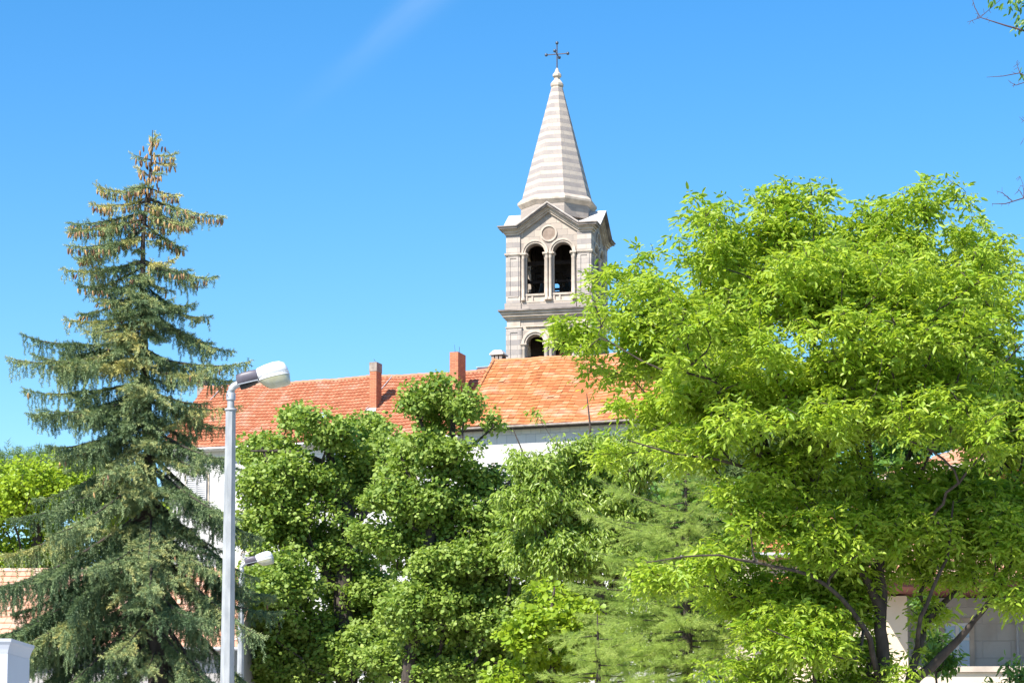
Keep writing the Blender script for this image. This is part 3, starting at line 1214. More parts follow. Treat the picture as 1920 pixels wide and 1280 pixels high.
# walls
w = MB()
w.box((0, .42, 0), (uM, 2 * RUN - .4, zeL - .02))
w.prism([(0, 0), (0, 0.001), (0.001, 0)], 0, .001)
w.build('wall', M_white, mon)
w = MB()
for x in (0.0,):
    vs = [(x, .42, zeL - .02), (x, 2 * RUN - .4, zeL - .02), (x, RUN, zrL - .2), (x + .4, .42, zeL - .02), (x + .4, 2 * RUN - .4, zeL - .02), (x + .4, RUN, zrL - .2)]
    w.add(vs, [(0, 2, 1), (3, 4, 5), (0, 3, 5, 2), (1, 2, 5, 4), (0, 1, 4, 3)])
w.build('gable_wall', M_white, mon)
w = MB()
w.box((uM + .003, .34, 0), (uE - .2, 2 * RUN - .4, zeR - .02))
for x in (uM + .003, uE - .6):
    vs = [(x, .34, zeR - .02), (x, 2 * RUN - .4, zeR - .02), (x, RUN, zrR - .2), (x + .4, .34, zeR - .02), (x + .4, 2 * RUN - .4, zeR - .02), (x + .4, RUN, zrR - .2)]
    w.add(vs, [(0, 2, 1), (3, 4, 5), (0, 3, 5, 2), (1, 2, 5, 4), (0, 1, 4, 3)])
w.build('wall', M_white, mon)
# eaves, gutters
w = MB()
w.box((-.15, -.02, zeL - .14), (uM, .40, zeL - .055))
w.build('eaves_board', M_frame, mon)
w = MB()
w.tube([(-.2, -.08, zeL - .07), (uM - .1, -.08, zeL - .09)], [.065, .065], 8)
w.build('gutter', M_zinc, mon)
w = MB()
w.box((uM + .03, -.10, zeR - .16), (uE - .1, .32, zeR - .07))
w.build('eaves_board', M_wood, mon)
w = MB()
w.tube([(uM + .1, -.17, zeR - .09), (uE, -.17, zeR - .10)], [.055, .055], 8)
w.build('gutter', M_rend, mon)


def window(parent, x, z, wd, ht, y, shutters=True, shmat=None, frame=None, closed=False):
    """casement in a wall facing local -y; frame, pane and mullion as sub-parts"""
    w = MB()
    t = .09
    w.box((x - wd / 2 - t, y - .05, z), (x + wd / 2 + t, y - .003, z + ht + t))
    w.box((x - wd / 2 - t - .06, y - .12, z - .10), (x + wd / 2 + t + .06, y - .003, z - .002))
    o = w.build('window', frame or M_trim, parent)
    w = MB()
    w.box((x - wd / 2, y - .056, z + .03), (x + wd / 2, y - .051, z + ht))
    w.build('pane', M_glass, o)
    w = MB()
    w.box((x - .03, y - .075, z + .03), (x + .03, y - .058, z + ht))
    for zz in (z + .03, z + ht * .62, z + ht - .05):
        w.box((x - wd / 2, y - .073, zz), (x - .031, y - .059, zz + .05))
        w.box((x + .031, y - .073, zz), (x + wd / 2, y - .059, zz + .05))
    w.build('sash', M_frame, o)
    if shutters:
        for s in (-1, 1):
            w = MB()
            xa = x + s * (wd / 2 + t + .02)
            xb = xa + s * wd * .52
            if closed:
                xa, xb = x + s * .012, x + s * wd * .5
            a, b = min(xa, xb), max(xa, xb)
            yo = y - (.06 if closed else 0)
            w.box((a, yo - .075, z), (a + .05, yo - .03, z + ht))
            w.box((b - .05, yo - .075, z), (b, yo - .03, z + ht))
            n = int(ht / .09)
            for k in range(n):
                zz = z + k * ht / n
                w.add([(a + .051, yo - .07, zz), (b - .051, yo - .07, zz), (b - .051, yo - .035, zz + .075), (a + .051, yo - .035, zz + .075)], [(0, 1, 2, 3)])
            w.build('shutter', shmat or M_shut, o)
    return o


for x in (1.6, 4.4, 7.2, 10.0, 12.8):
    for z in (14.05, 10.4, 6.8):
        window(mon, x, z, 1.0, 1.7, .42, closed=True)
for x in (16.3, 19.05, 21.8, 24.2):
    for z in (13.9, 10.3, 6.8):
        window(mon, x, z, 1.0, 1.65, .34, closed=True)


def u_of(px, v):
    """local u on the monastery of the point at depth offset v seen in column px"""
    k = (px - PPX) / FPX * 1.0
    # X = k' * Y where k' accounts for the tilt of the ray
    d = ray(px, 700)
    k = d.x / d.y
    return (k * (ORG.y + v * math.cos(BY)) - ORG.x - v * math.sin(BY)) / (math.cos(BY) + k * math.sin(BY))


def roof_z(v, right=False):
    return (zeR + (zrR - zeR) * (v + .1) / (RUN + .1)) if right else zeL + (zrL - zeL) * v / RUN


def pt(v, u, z):
    return ORG + Vector((u * math.cos(BY) + v * math.sin(BY), -u * math.sin(BY) + v * math.cos(BY), z))


def zpx(py, v, u):
    return Zp(py, pt(v, u, 0).y)


# narrow chimney
v = 2.05
u = u_of(693, v)
zt = zpx(679, v, u)
w = MB()
w.box((u, v, roof_z(v) - .1), (u + .33, v + .62, zt - .42))
ch = w.build('chimney', M_brick, mon, label='narrow brick chimney with grey rendered top')
w = MB()
w.box((u - .015, v - .015, zt - .418), (u + .345, v + .635, zt))
w.build('chimney_top', M_rend, ch)
w = MB()
w.add([(u - .22, v - .22, roof_z(v - .28) + .12), (u + .38, v - .22, roof_z(v - .28) + .12), (u + .34, v - .01, roof_z(v) + .14), (u - .03, v - .01, roof_z(v) + .14)], [(0, 1, 2, 3)])
w.add([(u - .22, v - .22, roof_z(v - .28) + .12), (u - .22, v + .1, roof_z(v + .1) + .07), (u - .03, v + .1, roof_z(v + .1) + .2), (u - .03, v - .01, roof_z(v) + .22)], [(3, 2, 1, 0)])
w.build('flashing', M_zinc, ch)
w = MB()
w.tube([(u + .2, v + .3, zt), (u + .08, v + .3, zt + .2)], [.012, .01], 5)
w.build('rod', M_iron, ch)
# big chimney
v = 2.15
u = u_of(843, v)
zt = zpx(660, v, u)
w = MB()
w.box((u, v, roof_z(v) - .2), (u + .40, v + .98, zt))
ch = w.build('chimney', M_brick, mon, label='tall plain red brick chimney where the two roofs meet')
w = MB()
w.tube([(u + .35, v + .3, zt), (u + .35, v + .3, zt + .27)], [.012, .01], 5)
w.tube([(u + .22, v + .12, zt), (u + .18, v + .12, zt + .34)], [.008, .006], 4)
w.build('rod', M_iron, ch)
w = MB()
w.box((u + .75, v - .35, roof_z(v - .35) + .30), (u + 1.3, v + .1, roof_z(v - .35) + .36))
w.build('flashing', M_zinc, ch)
# dark chimney at the far left gable
v = 5.2
u = u_of(370, v)
zt = zpx(706, v, u)
w = MB()
w.box((u, v, zeL), (u + .42, v + .6, zt))
w.build('chimney', M_rend, mon, label='dull brown chimney behind the left gable end')
# capped chimney on the right ridge
v = 5.0
u = u_of(921, v)
zt = zpx(665.5, v, u)
w = MB()
w.box((u, v, zrR - .5), (u + .52, v + .6, zt - .27))
for a in (0, .19, .38):
    w.box((u + a, v, zt - .269), (u + a + .13, v + .13, zt))
    w.box((u + a, v + .47, zt - .269), (u + a + .13, v + .6, zt))
ch = w.build('chimney', M_rend, mon, label='low vented chimney with white pyramid cap beside the bell tower')
w = MB()
a0, b0 = .07, .2
w.loft([[(u - a0, v - a0, zt), (u + .52 + a0, v - a0, zt), (u + .52 + a0, v + .6 + a0, zt), (u - a0, v + .6 + a0, zt)],
        [(u - a0, v - a0, zt + .05), (u + .52 + a0, v - a0, zt + .05), (u + .52 + a0, v + .6 + a0, zt + .05), (u - a0, v + .6 + a0, zt + .05)],
        [(u + .08, v + .1, zt + .24), (u + .44, v + .1, zt + .24), (u + .44, v + .5, zt + .24), (u + .08, v + .5, zt + .24)]], True, False)
w.build('cap', M_capw, ch)
# skylight
v = 1.35
u = u_of(592, v)
w = MB()
zz = roof_z(v) + .09
L = math.hypot(RUN, zrL - zeL)
ty, tz = RUN / L, (zrL - zeL) / L
vs = []
for (a, b) in ((0, 0), (.5, 0), (.5, .7), (0, .7)):
    for h in (0, .08):
        vs.append((u + a, v + b * ty - tz * h, zz + b * tz + ty * h))
w.add(vs, [(0, 2, 3, 1), (2, 4, 5, 3), (4, 6, 7, 5), (6, 0, 1, 7), (1, 3, 5, 7)])
sk_ = w.build('skylight', M_slate, mon)
w = MB()
vs = [(u + a, v + b * ty - tz * .085, zz + b * tz + ty * .085) for (a, b) in ((.06, .06), (.44, .06), (.44, .64), (.06, .64))]
w.add(vs, [(0, 1, 2, 3)])
w.build('pane', M_glass, sk_)
# lightning conductor strips
for pxa, pya, pxb, pyb in ((735, 690, 712, 719), (417, 714, 393, 741)):
    w = MB()
    va, vb = RUN - .1, 3.4
    ua, ub = u_of(pxa, va), u_of(pxb, vb)
    w.tube([(ua, va, roof_z(va) + .10), (ub, vb, roof_z(vb) + .10)], [.022, .022], 5)
    w.build('conductor_strip', M_zinc, mon)

# church nave behind, only a sliver of its dark roof shows
nave = empty('church_nave', (P(852, 700, 117).x, 117, 0), -BY, 'dark purple roofed church building just showing behind the tall brick chimney', 'building')
w = MB()
zn = Zp(676.5, 119)
w.prism([(0, 0), (14, 0), (14, zn - 2.3), (0, zn - 2.3)], 0.3, 7.7)
w.build('wall', M_ash, nave)
w = MB()
w.add([(-.2, 0, zn - 2.4), (14.2, 0, zn - 2.4), (14.2, 4, zn - .02), (-.2, 4, zn - .02), (14.2, 8, zn - 2.4), (-.2, 8, zn - 2.4)],
      [(0, 1, 2, 3), (3, 2, 4, 5), (0, 3, 5), (1, 4, 2)])
w.build('roof', M_slate, nave)
w = MB()
w.box((-.25, 3.93, zn - .01), (14.2, 4.05, zn + .015))
w.build('ridge_flashing', M_zinc, nave)


# ------------------------------------------------------------------ smaller houses
def house(name, label, x, y, rz, L, D, zeave, zridge, tm, wm, seed, tw=.24, rows=14, overhang=.35, wins=()):
    rg = np.random.default_rng(seed)
    h = empty(name, (x, y, 0), rz, label, 'house')
    w = MB()
    w.box((0, overhang, 0), (L, D - overhang, zeave - .03))
    for xx in (0, L - .3):
        vs = [(xx, overhang, zeave - .03), (xx, D - overhang, zeave - .03), (xx, D / 2, zridge - .22), (xx + .3, overhang, zeave - .03),
              (xx + .3, D - overhang, zeave - .03), (xx + .3, D / 2, zridge - .22)]
        w.add(vs, [(0, 2, 1), (3, 4, 5), (0, 3, 5, 2), (1, 2, 5, 4), (0, 1, 4, 3)])
    w.build('wall', wm, h)
    w = MB()
    flat_roof_tiles(w, -.2, L + .2, D / 2, zridge - zeave, tw, rows, rg, slip=.009)
    off(w, 0, zeave)
    w.add([(-.2, D / 2, zridge), (L + .2, D / 2, zridge), (L + .2, D, zeave), (-.2, D, zeave)], [(0, 1, 2, 3)], tint=.4)
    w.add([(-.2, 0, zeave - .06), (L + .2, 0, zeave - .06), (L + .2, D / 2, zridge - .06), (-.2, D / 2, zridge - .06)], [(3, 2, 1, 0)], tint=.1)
    rf = w.build('roof', tm, h)
    w = MB()
    ridge_tiles(w, -.2, L + .2, D / 2, zridge, rg, .10)
    w.build('ridge_tiles', tm, rf)
    w = MB()
    w.tube([(-.2, -.07, zeave - .05), (L + .2, -.07, zeave - .06)], [.06, .06], 8)
    w.build('gutter', M_zinc, h)
    for a in wins:
        window(h, *a)
    return h


YH = 68
hz = Zp(1213, YH)
house('roadside_house', 'low house with pale pink tiled roof behind the tall spruce', P(-70, 1200, YH).x, YH, R(-2), P(436, 1200, YH).x - P(-70, 1200, YH).x, 8.0,
      hz, Zp(1069, YH + 4), M_tile_o, M_wall_l, 11, tw=.22, rows=13, wins=((2.0, 2.6, 1.0, 1.3, .35), (4.6, 2.6, 1.0, 1.3, .35), (6.6, 2.6, 1.0, 1.3, .35)))
# right: long low roof seen through the walnut
YR = 52
house('cottage', 'orange tiled cottage roof glimpsed low between the walnut limbs', P(1425, 1000, YR).x, YR, R(3), 5.0, 6.0,
      Zp(1036, YR), Zp(966, YR + 3), M_tile_r, M_cream, 12, tw=.22, rows=10, wins=((2.4, 4.3, .9, 1.2, .35),))
YR = 46
house('cottage', 'second lower cottage with orange roof and cream wall close behind the walnut trunk', P(1470, 1120, YR).x, YR, R(-4), 2.75, 5.0,
      Zp(1150, YR), Zp(1085, YR + 2.5), M_tile_r, M_cream, 14, tw=.22, rows=9)

# stone house at the right edge: shaded upper wall set back above a sunlit lower storey
YS = 40
sx0 = P(1662, 1200, YS).x
sh = empty('stone_house', (sx0, YS, 0), R(-3), 'grey stone house with shaded upper wall and pale blue window behind the walnut', 'house')
SL = 6.5
zled = Zp(1249, YS)
w = MB()
w.box((0, 0, 0), (SL, 7, zled - .10))
w.box((0, .5, zled - .09), (.42, 7, Zp(1112, YS)))
w.build('lower_wall', M_cream, sh)
w = MB()
w.box((.425, -.06, zled - .095), (SL, 2.0, zled))
w.build('ledge', M_trim, sh)
w = MB()
ztop = Zp(1108, YS)
w.box((.43, 1.2, zled + .002), (SL, 6.9, ztop - .02))
w.build('upper_wall', M_stoneg, sh)
w = MB()
w.box((-.2, -.9, ztop), (SL + .2, 7.2, ztop + .12))
w.build('eaves_soffit', M_redf, sh)
w = MB()
rg = np.random.default_rng(5)
flat_roof_tiles(w, -.25, SL + .2, 4.2, 1.75, .23, 16, rg, slip=.01)
off(w, -.95, ztop + .14)
w.add([(-.25, 3.25, ztop + 1.88), (SL + .2, 3.25, ztop + 1.88), (SL + .2, 7.3, ztop + .14), (-.25, 7.3, ztop + .14)], [(0, 1, 2, 3)], tint=.4)
w.add([(-.2, -.85, ztop + .125), (-.2, 7.2, ztop + .125), (-.2, 3.25, ztop + 1.84)], [(0, 1, 2)], tint=.3)
w.build('roof', M_tile_o, sh)
wx = P(1786, 1200, YS + 1.2).x - sx0
window(sh, wx, zled + .02, .42, .80, 1.2 - .0, False)
w = MB()
xg = P(1897, 1200, YS + 1.2).x - sx0
w.tube([(xg, 1.1, zled), (xg, 1.1, ztop - .03)], [.03, .03], 6)
w.build('drainpipe', M_shut, sh)

# upper building at the right, its eaves rising towards the right edge
YU = 56
ux = P(1700, 900, YU).x
ub = empty('hillside_house', (ux, YU, 0), R(-56), 'house with dark red boarded wall under sloping pale roof edge at far right', 'house')
zt0 = Zp(880, YU)
w = MB()
w.box((0, 0, 0), (9, 6, zt0 - 1.0))
w.build('wall', M_stoneg, ub)
w = MB()
w.box((.1, .1, zt0 - .99), (9, 5.9, zt0 - .30))
w.build('boarded_wall', M_redf, ub)
w = MB()
flat_roof_tiles(w, -.3, 9.3, 3.6, 1.2, .24, 12, rg)
off(w, -.6, zt0 - .18)
w.add([(-.3, 3, zt0 + 1.02), (9.3, 3, zt0 + 1.02), (9.3, 6.6, zt0 - .18), (-.3, 6.6, zt0 - .18)], [(0, 1, 2, 3)], tint=.4)
w.build('roof', M_tile_o, ub)
w = MB()
w.box((-.3, -.7, zt0 - .29), (9.3, 6.7, zt0 - .2))
w.build('eaves_slab', M_capw, ub)
w = MB()
flat_roof_tiles(w, -.5, 9.3, 1.8, .55, .24, 7, rg)
off(w, -1.9, zt0 - 1.5)
w.build('lean_to_roof', M_tile_o, ub)

# ------------------------------------------------------------------ street lamps
YL = 34.0
s = YL / FPX
lz = lambda py: Zp(py, YL)
lamp = empty('street_lamp', (P(431, 900, YL).x, YL, 0.13), 0, 'large near street lamp with white head on a grey faceted steel pole', 'street lamp',
             'street lamps along the pavement')
gz = lamp.location.z
w = MB()
a6 = R(0)
rings = []
for z, r in ((0, .165), (lz(1280) - gz, .106), (lz(768) - gz, .076)):
    rings.append([(r * math.cos(R(22.5) + k * math.pi / 4), r * math.sin(R(22.5) + k * math.pi / 4), z) for k in range(8)])
w.loft(rings, True, False)
w.lathe([(.09, lz(768) - gz - .01), (.088, lz(766) - gz), (.07, lz(765.5) - gz)], 16)
w.box((-.2, -.2, 0), (.2, .2, .02))
w.build('pole', M_galv, lamp)
w = MB()
w.lathe([(.052, lz(767) - gz), (.052, lz(749) - gz)], 16)
nk = w.build('spigot', M_galv, lamp)
w = MB()
zb = lz(750) - gz
w.lathe([(.068, zb), (.068, zb + .10), (.062, zb + .105)], 16)
w.tube([(0, 0, zb + .08), (0, 0, zb + .13), (.012, 0, zb + .17), (.04, 0, zb + .205), (.085, 0, zb + .232), (.15, 0, zb + .248), (.2, 0, zb + .26)],
       [.058, .058, .057, .055, .052, .05, .05], 14, None, True)
w.build('elbow', M_gal2, lamp)
w = MB()
w.lathe([(.008, 0), (.008, .012)], 8, (0, 0, 0), M=Matrix.Translation((-.04, -.065, zb + .06)) @ Matrix.Rotation(R(90), 4, 'X'))
w.build('bolt', M_iron, lamp)
TL = Matrix.Translation((.10, 0, lz(722) - gz)) @ Matrix.Rotation(R(-13.5), 4, 'Y')


def sec(x, z0, z1, hw, n=20, p=3.2, zmid=None):
    out = []
    cz, hz_ = (z0 + z1) / 2, (z1 - z0) / 2
    for j in range(n):
        a = 2 * math.pi * j / n
        c, s2 = math.cos(a), math.sin(a)
        out.append((x, math.copysign(abs(c) ** (2 / p), c) * hw, cz + math.copysign(abs(s2) ** (2 / p), s2) * hz_))
    return out


w = MB()
w.loft([sec(.0, .0, .12, .085), sec(.012, -.01, .145, .10), (sec(.10, -.01, .165, .115)), sec(.22, -.01, .165, .12), sec(.305, -.01, .16, .125), sec(.32, 0, .15, .12)], True, True, TL)
hs = w.build('housing', M_lhous, lamp)
w = MB()
w.loft([sec(.03, -.075, -.008, .06), sec(.10, -.075, -.008, .08), sec(.24, -.045, -.008, .09), sec(.30, -.02, -.008, .08)], True, True, TL)
w.build('gear_tray', M_lblack, hs)
w = MB()
w.box((.01, -.127, -.018), (.315, .127, -.006), TL)
w.build('seal', M_gal2, hs)
w = MB()
w.loft([sec(.315, .0, .155, .115), sec(.34, -.005, .172, .135), sec(.45, -.005, .192, .165), sec(.58, -.005, .205, .172), sec(.67, -.005, .198, .16),
        sec(.735, -.003, .165, .135), sec(.765, .0, .09, .10), sec(.772, .01, .05, .07)], True, True, TL)
w.build('canopy', M_lwhite, lamp)
w = MB()


def rimring(k, z):
    pts = []
    n = 28
    for j in range(n):
        a = 2 * math.pi * j / n
        c, s2 = math.cos(a), math.sin(a)
        x = .545 + .235 * k[0] * math.copysign(abs(c) ** .75, c) + k[2]
        y = .165 * k[1] * math.copysign(abs(s2) ** .75, s2)
        pts.append((x, y, z))
    return pts


w.loft([rimring((1.0, 1.0, 0), -.018), rimring((1.0, 1.0, 0), .0)], True, True, TL)
w.build('rim', M_lwhite, lamp)
w = MB()
w.loft([rimring((.50, .42, .075), -.165), rimring((.68, .60, .055), -.152), rimring((.82, .8, .03), -.105), rimring((.95, .95, .005), -.04), rimring((.97, .97, 0), -.0185)], True, True, TL)
w.build('diffuser', M_lglass, lamp)
lamp2 = copy_tree(lamp)
YL2 = 63.0
lamp2.location = (P(451.5, 1200, YL2).x, YL2, 0.13)
dz = Zp(1035, YL2) - (Zp(682, YL))
lamp2.location.z += dz
lamp2['label'] = 'smaller farther street lamp half hidden behind the near lamp pole and spruce branches'

# pale post at the lower left corner
YP = 14.0
px_ = P(-62, 1210, YP).x
hw = P(36, 1210, YP).x - px_
post = empty('gate_post', (px_, YP, 0), 0, 'smooth pale grey square post with flared cap at lower left corner', 'post')
zt = Zp(1203, YP)
w = MB()
w.box((-hw, -hw, 0), (hw, hw, zt - .085))
w.build('shaft', M_post, post)


def sq(h, z):
    return [(-h, -h, z), (h, -h, z), (h, h, z), (-h, h, z)]


w = MB()
w.loft([sq(hw - .001, zt - .084), sq(hw + .004, zt - .06), sq(hw + .012, zt - .035), sq(hw + .022, zt - .018), sq(hw + .024, zt - .0)], True, False)
w.build('cap', M_post, post)

# ------------------------------------------------------------------ spruce
YSP = 44.0


class Shoots:
    def __init__(self):
        self.p, self.d, self.l, self.t = [], [], [], []

    def add(self, p, d, l, t):
        self.p.append(tuple(p))
        self.d.append(tuple(d))
        self.l.append(l)
        self.t.append(t)


def conifer_branch(mb, S, base, tip, rg, r0, width, hang, sag, tintb, step=.062, shl=.125, cones=None, conep=0.0, bare=0.10, upturn=0.1, fl=1.0, lump=.85):
    base, tip = Vector(base), Vector(tip)
    d = tip - base
    L = d.length
    n = max(4, int(L / step))
    pts = []
    for i in range(n + 1):
        t = i / n
        q = base + d * t + Vector((0, 0, -sag * L * math.sin(math.pi * t * .9) + upturn * L * max(0, t - .75) ** 2 * 4))
        pts.append(q)
    mb.tube(pts[::3] + ([pts[-1]] if n % 3 else []), [max(.004, r0 * (1 - .92 * k / (len(pts[::3]) + (1 if n % 3 else 0) - 1))) for k in range(len(pts[::3]) + (1 if n % 3 else 0))], 5)
    h = Vector((d.x, d.y, 0))
    if h.length < 1e-3:
        h = Vector((1, 0, 0))
    h.normalize()
    side = Vector((-h.y, h.x, 0))
    ph, fq = rg.random() * 6.3, rg.uniform(7, 13)
    for i in range(1, n + 1):
        t = i / n
        if t < bare * rg.uniform(.5, 1.3):
            continue
        a = pts[i]
        ax = (pts[i] - pts[i - 1]).normalized()
        S.add(a, ax + Vector(rg.normal(size=3)) * .2, shl, tintb + rg.normal() * .12)
        wl_ = (width * (min(1, (1 - t) * 1.5 + .12)) * min(1, t * 2.6)) * rg.uniform(.6, 1.2) * (1 + lump * math.sin(ph + fq * t * max(1, L * .5)))
        for sgn in (-1, 1):
            if rg.random() < .12:
                continue
            dirv = (ax * rg.uniform(.5, .9) + side * sgn + Vector((0, 0, rg.uniform(-.38, .05)))).normalized()
            m = max(1, int(wl_ / (shl * .62)))
            for k in range(m):
                q = a + dirv * (k + .3) * shl * .62 + Vector((0, 0, -.35 * wl_ * ((k + 1) / m) ** 2 * .5))
                tn = tintb + .25 * (k / m) * (t > .5) + rg.normal() * .14  # outer shoots tinted lighter: light put into the needle colour
                S.add(q, dirv + Vector(rg.normal(size=3)) * .35, shl * rg.uniform(.8, 1.2), tn)
                if rg.random() < .45 * fl:
                    S.add(q, side * sgn * -.3 + ax * .8 + Vector(rg.normal(size=3)) * .4, shl * rg.uniform(.7, 1.0), tn)
                if hang > 0 and rg.random() < .40:
                    hl = hang * rg.uniform(.3, 1.0) * min(1, .35 + (1 - t) * 1.4)
                    for j in range(int(hl / (shl * .72))):
                        S.add(q + Vector((rg.normal() * .012, rg.normal() * .012, -j * shl * .72)), Vector((rg.normal() * .22, rg.normal() * .22, -1)), shl * .95,
                              tintb - .12 + rg.normal() * .1)
            if cones is not None and rg.random() < conep:
                q = a + dirv * wl_ * rg.uniform(.3, 1.0)
                cones.append((q.x, q.y, q.z - .05))
        if hang > 0:
            hl = hang * rg.uniform(.2, .8)
            for j in range(int(hl / (shl * .72))):
                S.add(a + Vector((rg.normal() * .012, rg.normal() * .012, -j * shl * .72)), Vector((rg.normal() * .2, rg.normal() * .2, -1)), shl, tintb - .15 + rg.normal() * .1)


def shoots_to_mesh(name, S, tpl, mat, parent, base, thick=1.0):
    p = np.array(S.p) - np.array(base)
    d = np.array(S.d)
    l = np.array(S.l)[:, None]
    rg = np.random.default_rng(1)
    X, Yy, Z = frames(d, rg.normal(size=p.shape))
    return instances(name, tpl[0], tpl[1], p, X * l, Yy * l * thick, Z * l * thick, np.array(S.t), mat, parent)


rg = np.random.default_rng(21)
sbase = (P(300, 1280, YSP).x + .02, YSP, 0)
spruce = empty('spruce_tree', sbase, 0, 'tall ragged blue green spruce with brown cones near its top, left of the lamp', 'conifer')
mb, S, cones = MB(), Shoots(), []
trk = [(300, 1480), (298, 1280), (290, 1150), (286, 1000), (280, 850), (272, 700), (268, 560), (268, 450), (276, 360), (284, 300), (286, 244)]
trr = [.24, .20, .18, .14, .11, .08, .06, .042, .028, .016, .006]
tp = [P(a, b, YSP) for a, b in trk]
tp[0].z = 0
mb.tube(tp, trr, 10)


def trunk_at(py):
    for i in range(len(trk) - 1):
        if trk[i][1] >= py >= trk[i + 1][1]:
            t = (trk[i][1] - py) / (trk[i][1] - trk[i + 1][1])
            return P(trk[i][0] + (trk[i + 1][0] - trk[i][0]) * t, py, YSP)
    return P(trk[-1][0], py, YSP)


# the side branches that give the outline: base row, tip column, tip row, depth of the tip relative to the trunk
outline = [
    (275, 300, 262, .05), (300, 263, 293, -.1), (292, 325, 287, 0), (305, 322, 303, .1), (325, 312, 322, -.1), (330, 262, 322, .1), (345, 250, 352, -.2),
    (362, 190, 356, 0), (352, 330, 372, .1), (378, 172, 392, -.3), (398, 125, 413, .1), (410, 130, 434, -.4), (372, 405, 408, .1), (395, 368, 436, -.4),
    (388, 350, 405, .5), (430, 140, 474, .3), (445, 150, 480, -.6), (420, 345, 450, .4),
    (490, 120, 513, .1), (500, 160, 530, .8), (488, 408, 528, .1), (495, 370, 515, -.7), (535, 150, 548, -.5), (548, 138, 580, .2), (560, 360, 572, -.4),
    (565, 392, 598, .3), (590, 135, 600, -.2), (585, 425, 662, .2), (575, 385, 640, .7), (600, 180, 640, -.9),
    (640, 50, 636, .2), (652, 36, 688, -.3), (640, 110, 655, .9), (668, 458, 690, -.3), (655, 420, 700, .6), (690, 400, 712, -.9), (672, 90, 690, -1.0),
    (715, 62, 745, -.2), (735, 48, 778, .4), (745, 100, 790, -1.0), (730, 385, 760, -.6), (745, 420, 800, .5), (775, 90, 830, .8), (790, 120, 860, -.8),
    (770, 440, 880, .3), (800, 430, 850, -.9), (830, 60, 900, .2), (850, 470, 960, .5), (870, 30, 930, -.6), (900, -10, 990, .3), (880, 450, 930, -.7),
    (930, 480, 1040, -.2), (950, 10, 1060, -.8), (960, -30, 1055, .2), (990, 20, 1080, .6), (1010, 30, 1120, -.6), (1040, -40, 1140, 0), (980, 470, 1060, .8), (1000, -30, 1130, .1), (1020, 490, 1120, -.5), (1050, -20, 1180, -.9),
    (1080, 500, 1230, .1), (1100, 10, 1230, .9), (1120, 60, 1260, -.9), (1140, 490, 1290, -.8), (1180, -10, 1330, .2), (1200, 440, 1330, .5)]
for py, tx, tyy, dd in outline:
    b = trunk_at(py)
    if py > 790:
        tyy += (py - 790) * .18 + 30
    t = P(tx + 10 * math.sin(py), tyy + 8 * math.sin(py * 3.1), YSP)
    t.y += dd
    L = (t - b).length
    top = py < 470
    random.seed(int(py * 7 + tx))
    conifer_branch(mb, S, b, t, rg, .012 + .013 * L, .13 + .145 * L, (.05 if py < 350 else .14) + .19 * L, .03 if top else .05,
                   (.66 if py < 430 else (.5 if top else .32)) + rg.normal() * .2, cones=cones, conep=(.95 if py < 450 else (.30 if py < 560 else (.05 if py < 760 else .0))), upturn=.12)
# the rest of the whorls around the trunk, front and back
env = [(290, 8), (340, 26), (370, 50), (400, 72), (440, 66), (490, 85), (560, 95), (640, 130), (700, 150), (780, 160), (850, 175), (950, 215), (1100, 250), (1330, 290)]
NE = 118
for k in range(NE):
    py = 330 + (1380 - 330) * ((k + .5) / NE) ** 1.0
    Rm = np.interp(py, [e[0] for e in env], [e[1] for e in env]) * YSP / FPX
    az = k * 2.39996 + rg.normal() * .3
    if math.sin(az) > .3 and rg.random() < .3:
        continue
    L = Rm * rg.uniform(.35, 1.15)
    gp = math.sin(py / 17.0) * .5 + math.sin(py / 41.0 + 1)
    if gp < -.5:
        L *= .6
    if 446 < py < 486:
        L *= .3
    b = trunk_at(py)
    t = b + Vector((math.cos(az) * L, math.sin(az) * L, -L * (rg.uniform(.0, .65) + (.25 if py > 820 else 0))))
    conifer_branch(mb, S, b, t, rg, .010 + .013 * L, .12 + .20 * L, .10 + .15 * L, .04, (.50 if py < 500 else .32) + rg.normal() * .20,
                   cones=cones, conep=(.7 if py < 430 else (.10 if py < 560 else .01)), upturn=.12)
for k in range(62):
    py = 490 + 600 * (k + rg.random()) / 62
    az = rg.uniform(-2.9, -.25)
    L = rg.uniform(.3, .75) * (1 + (py - 372) / 900)
    b = trunk_at(py)
    conifer_branch(mb, S, b, b + Vector((math.cos(az) * L, math.sin(az) * L, -L * rg.uniform(.1, .8))), rg, .012, .22 + .2 * L, .30, .04, .36 + rg.normal() * .22,
                   cones=cones, conep=(.3 if py < 430 else 0), bare=0)
for i in range(14):
    py = 262 + i * 8
    p = trunk_at(py)
    S.add(p, Vector((rg.normal() * .5, rg.normal() * .5, .9)), .10, .6)
    for q in range(4):
        cones.append((p.x + rg.normal() * .10, p.y + rg.normal() * .10, p.z - .02 + rg.normal() * .03))
mb.v = [(a - sbase[0], b - sbase[1], c) for a, b, c in mb.v]
mb.build('trunk', M_barkd, spruce)
shoots_to_mesh('crown', S, needle_template(12, .42, .085, .80), L_spr, spruce, sbase)
print('spruce shoots', len(S.p), 'cones', len(cones))
cmb = MB()
cmb.lathe([(.004, 0), (.014, -.012), (.019, -.04), (.018, -.075), (.012, -.105), (.003, -.12)], 7)
cone0 = None
cones.sort(key=lambda c: -c[2])
rg.shuffle(cones)
cmesh = {}
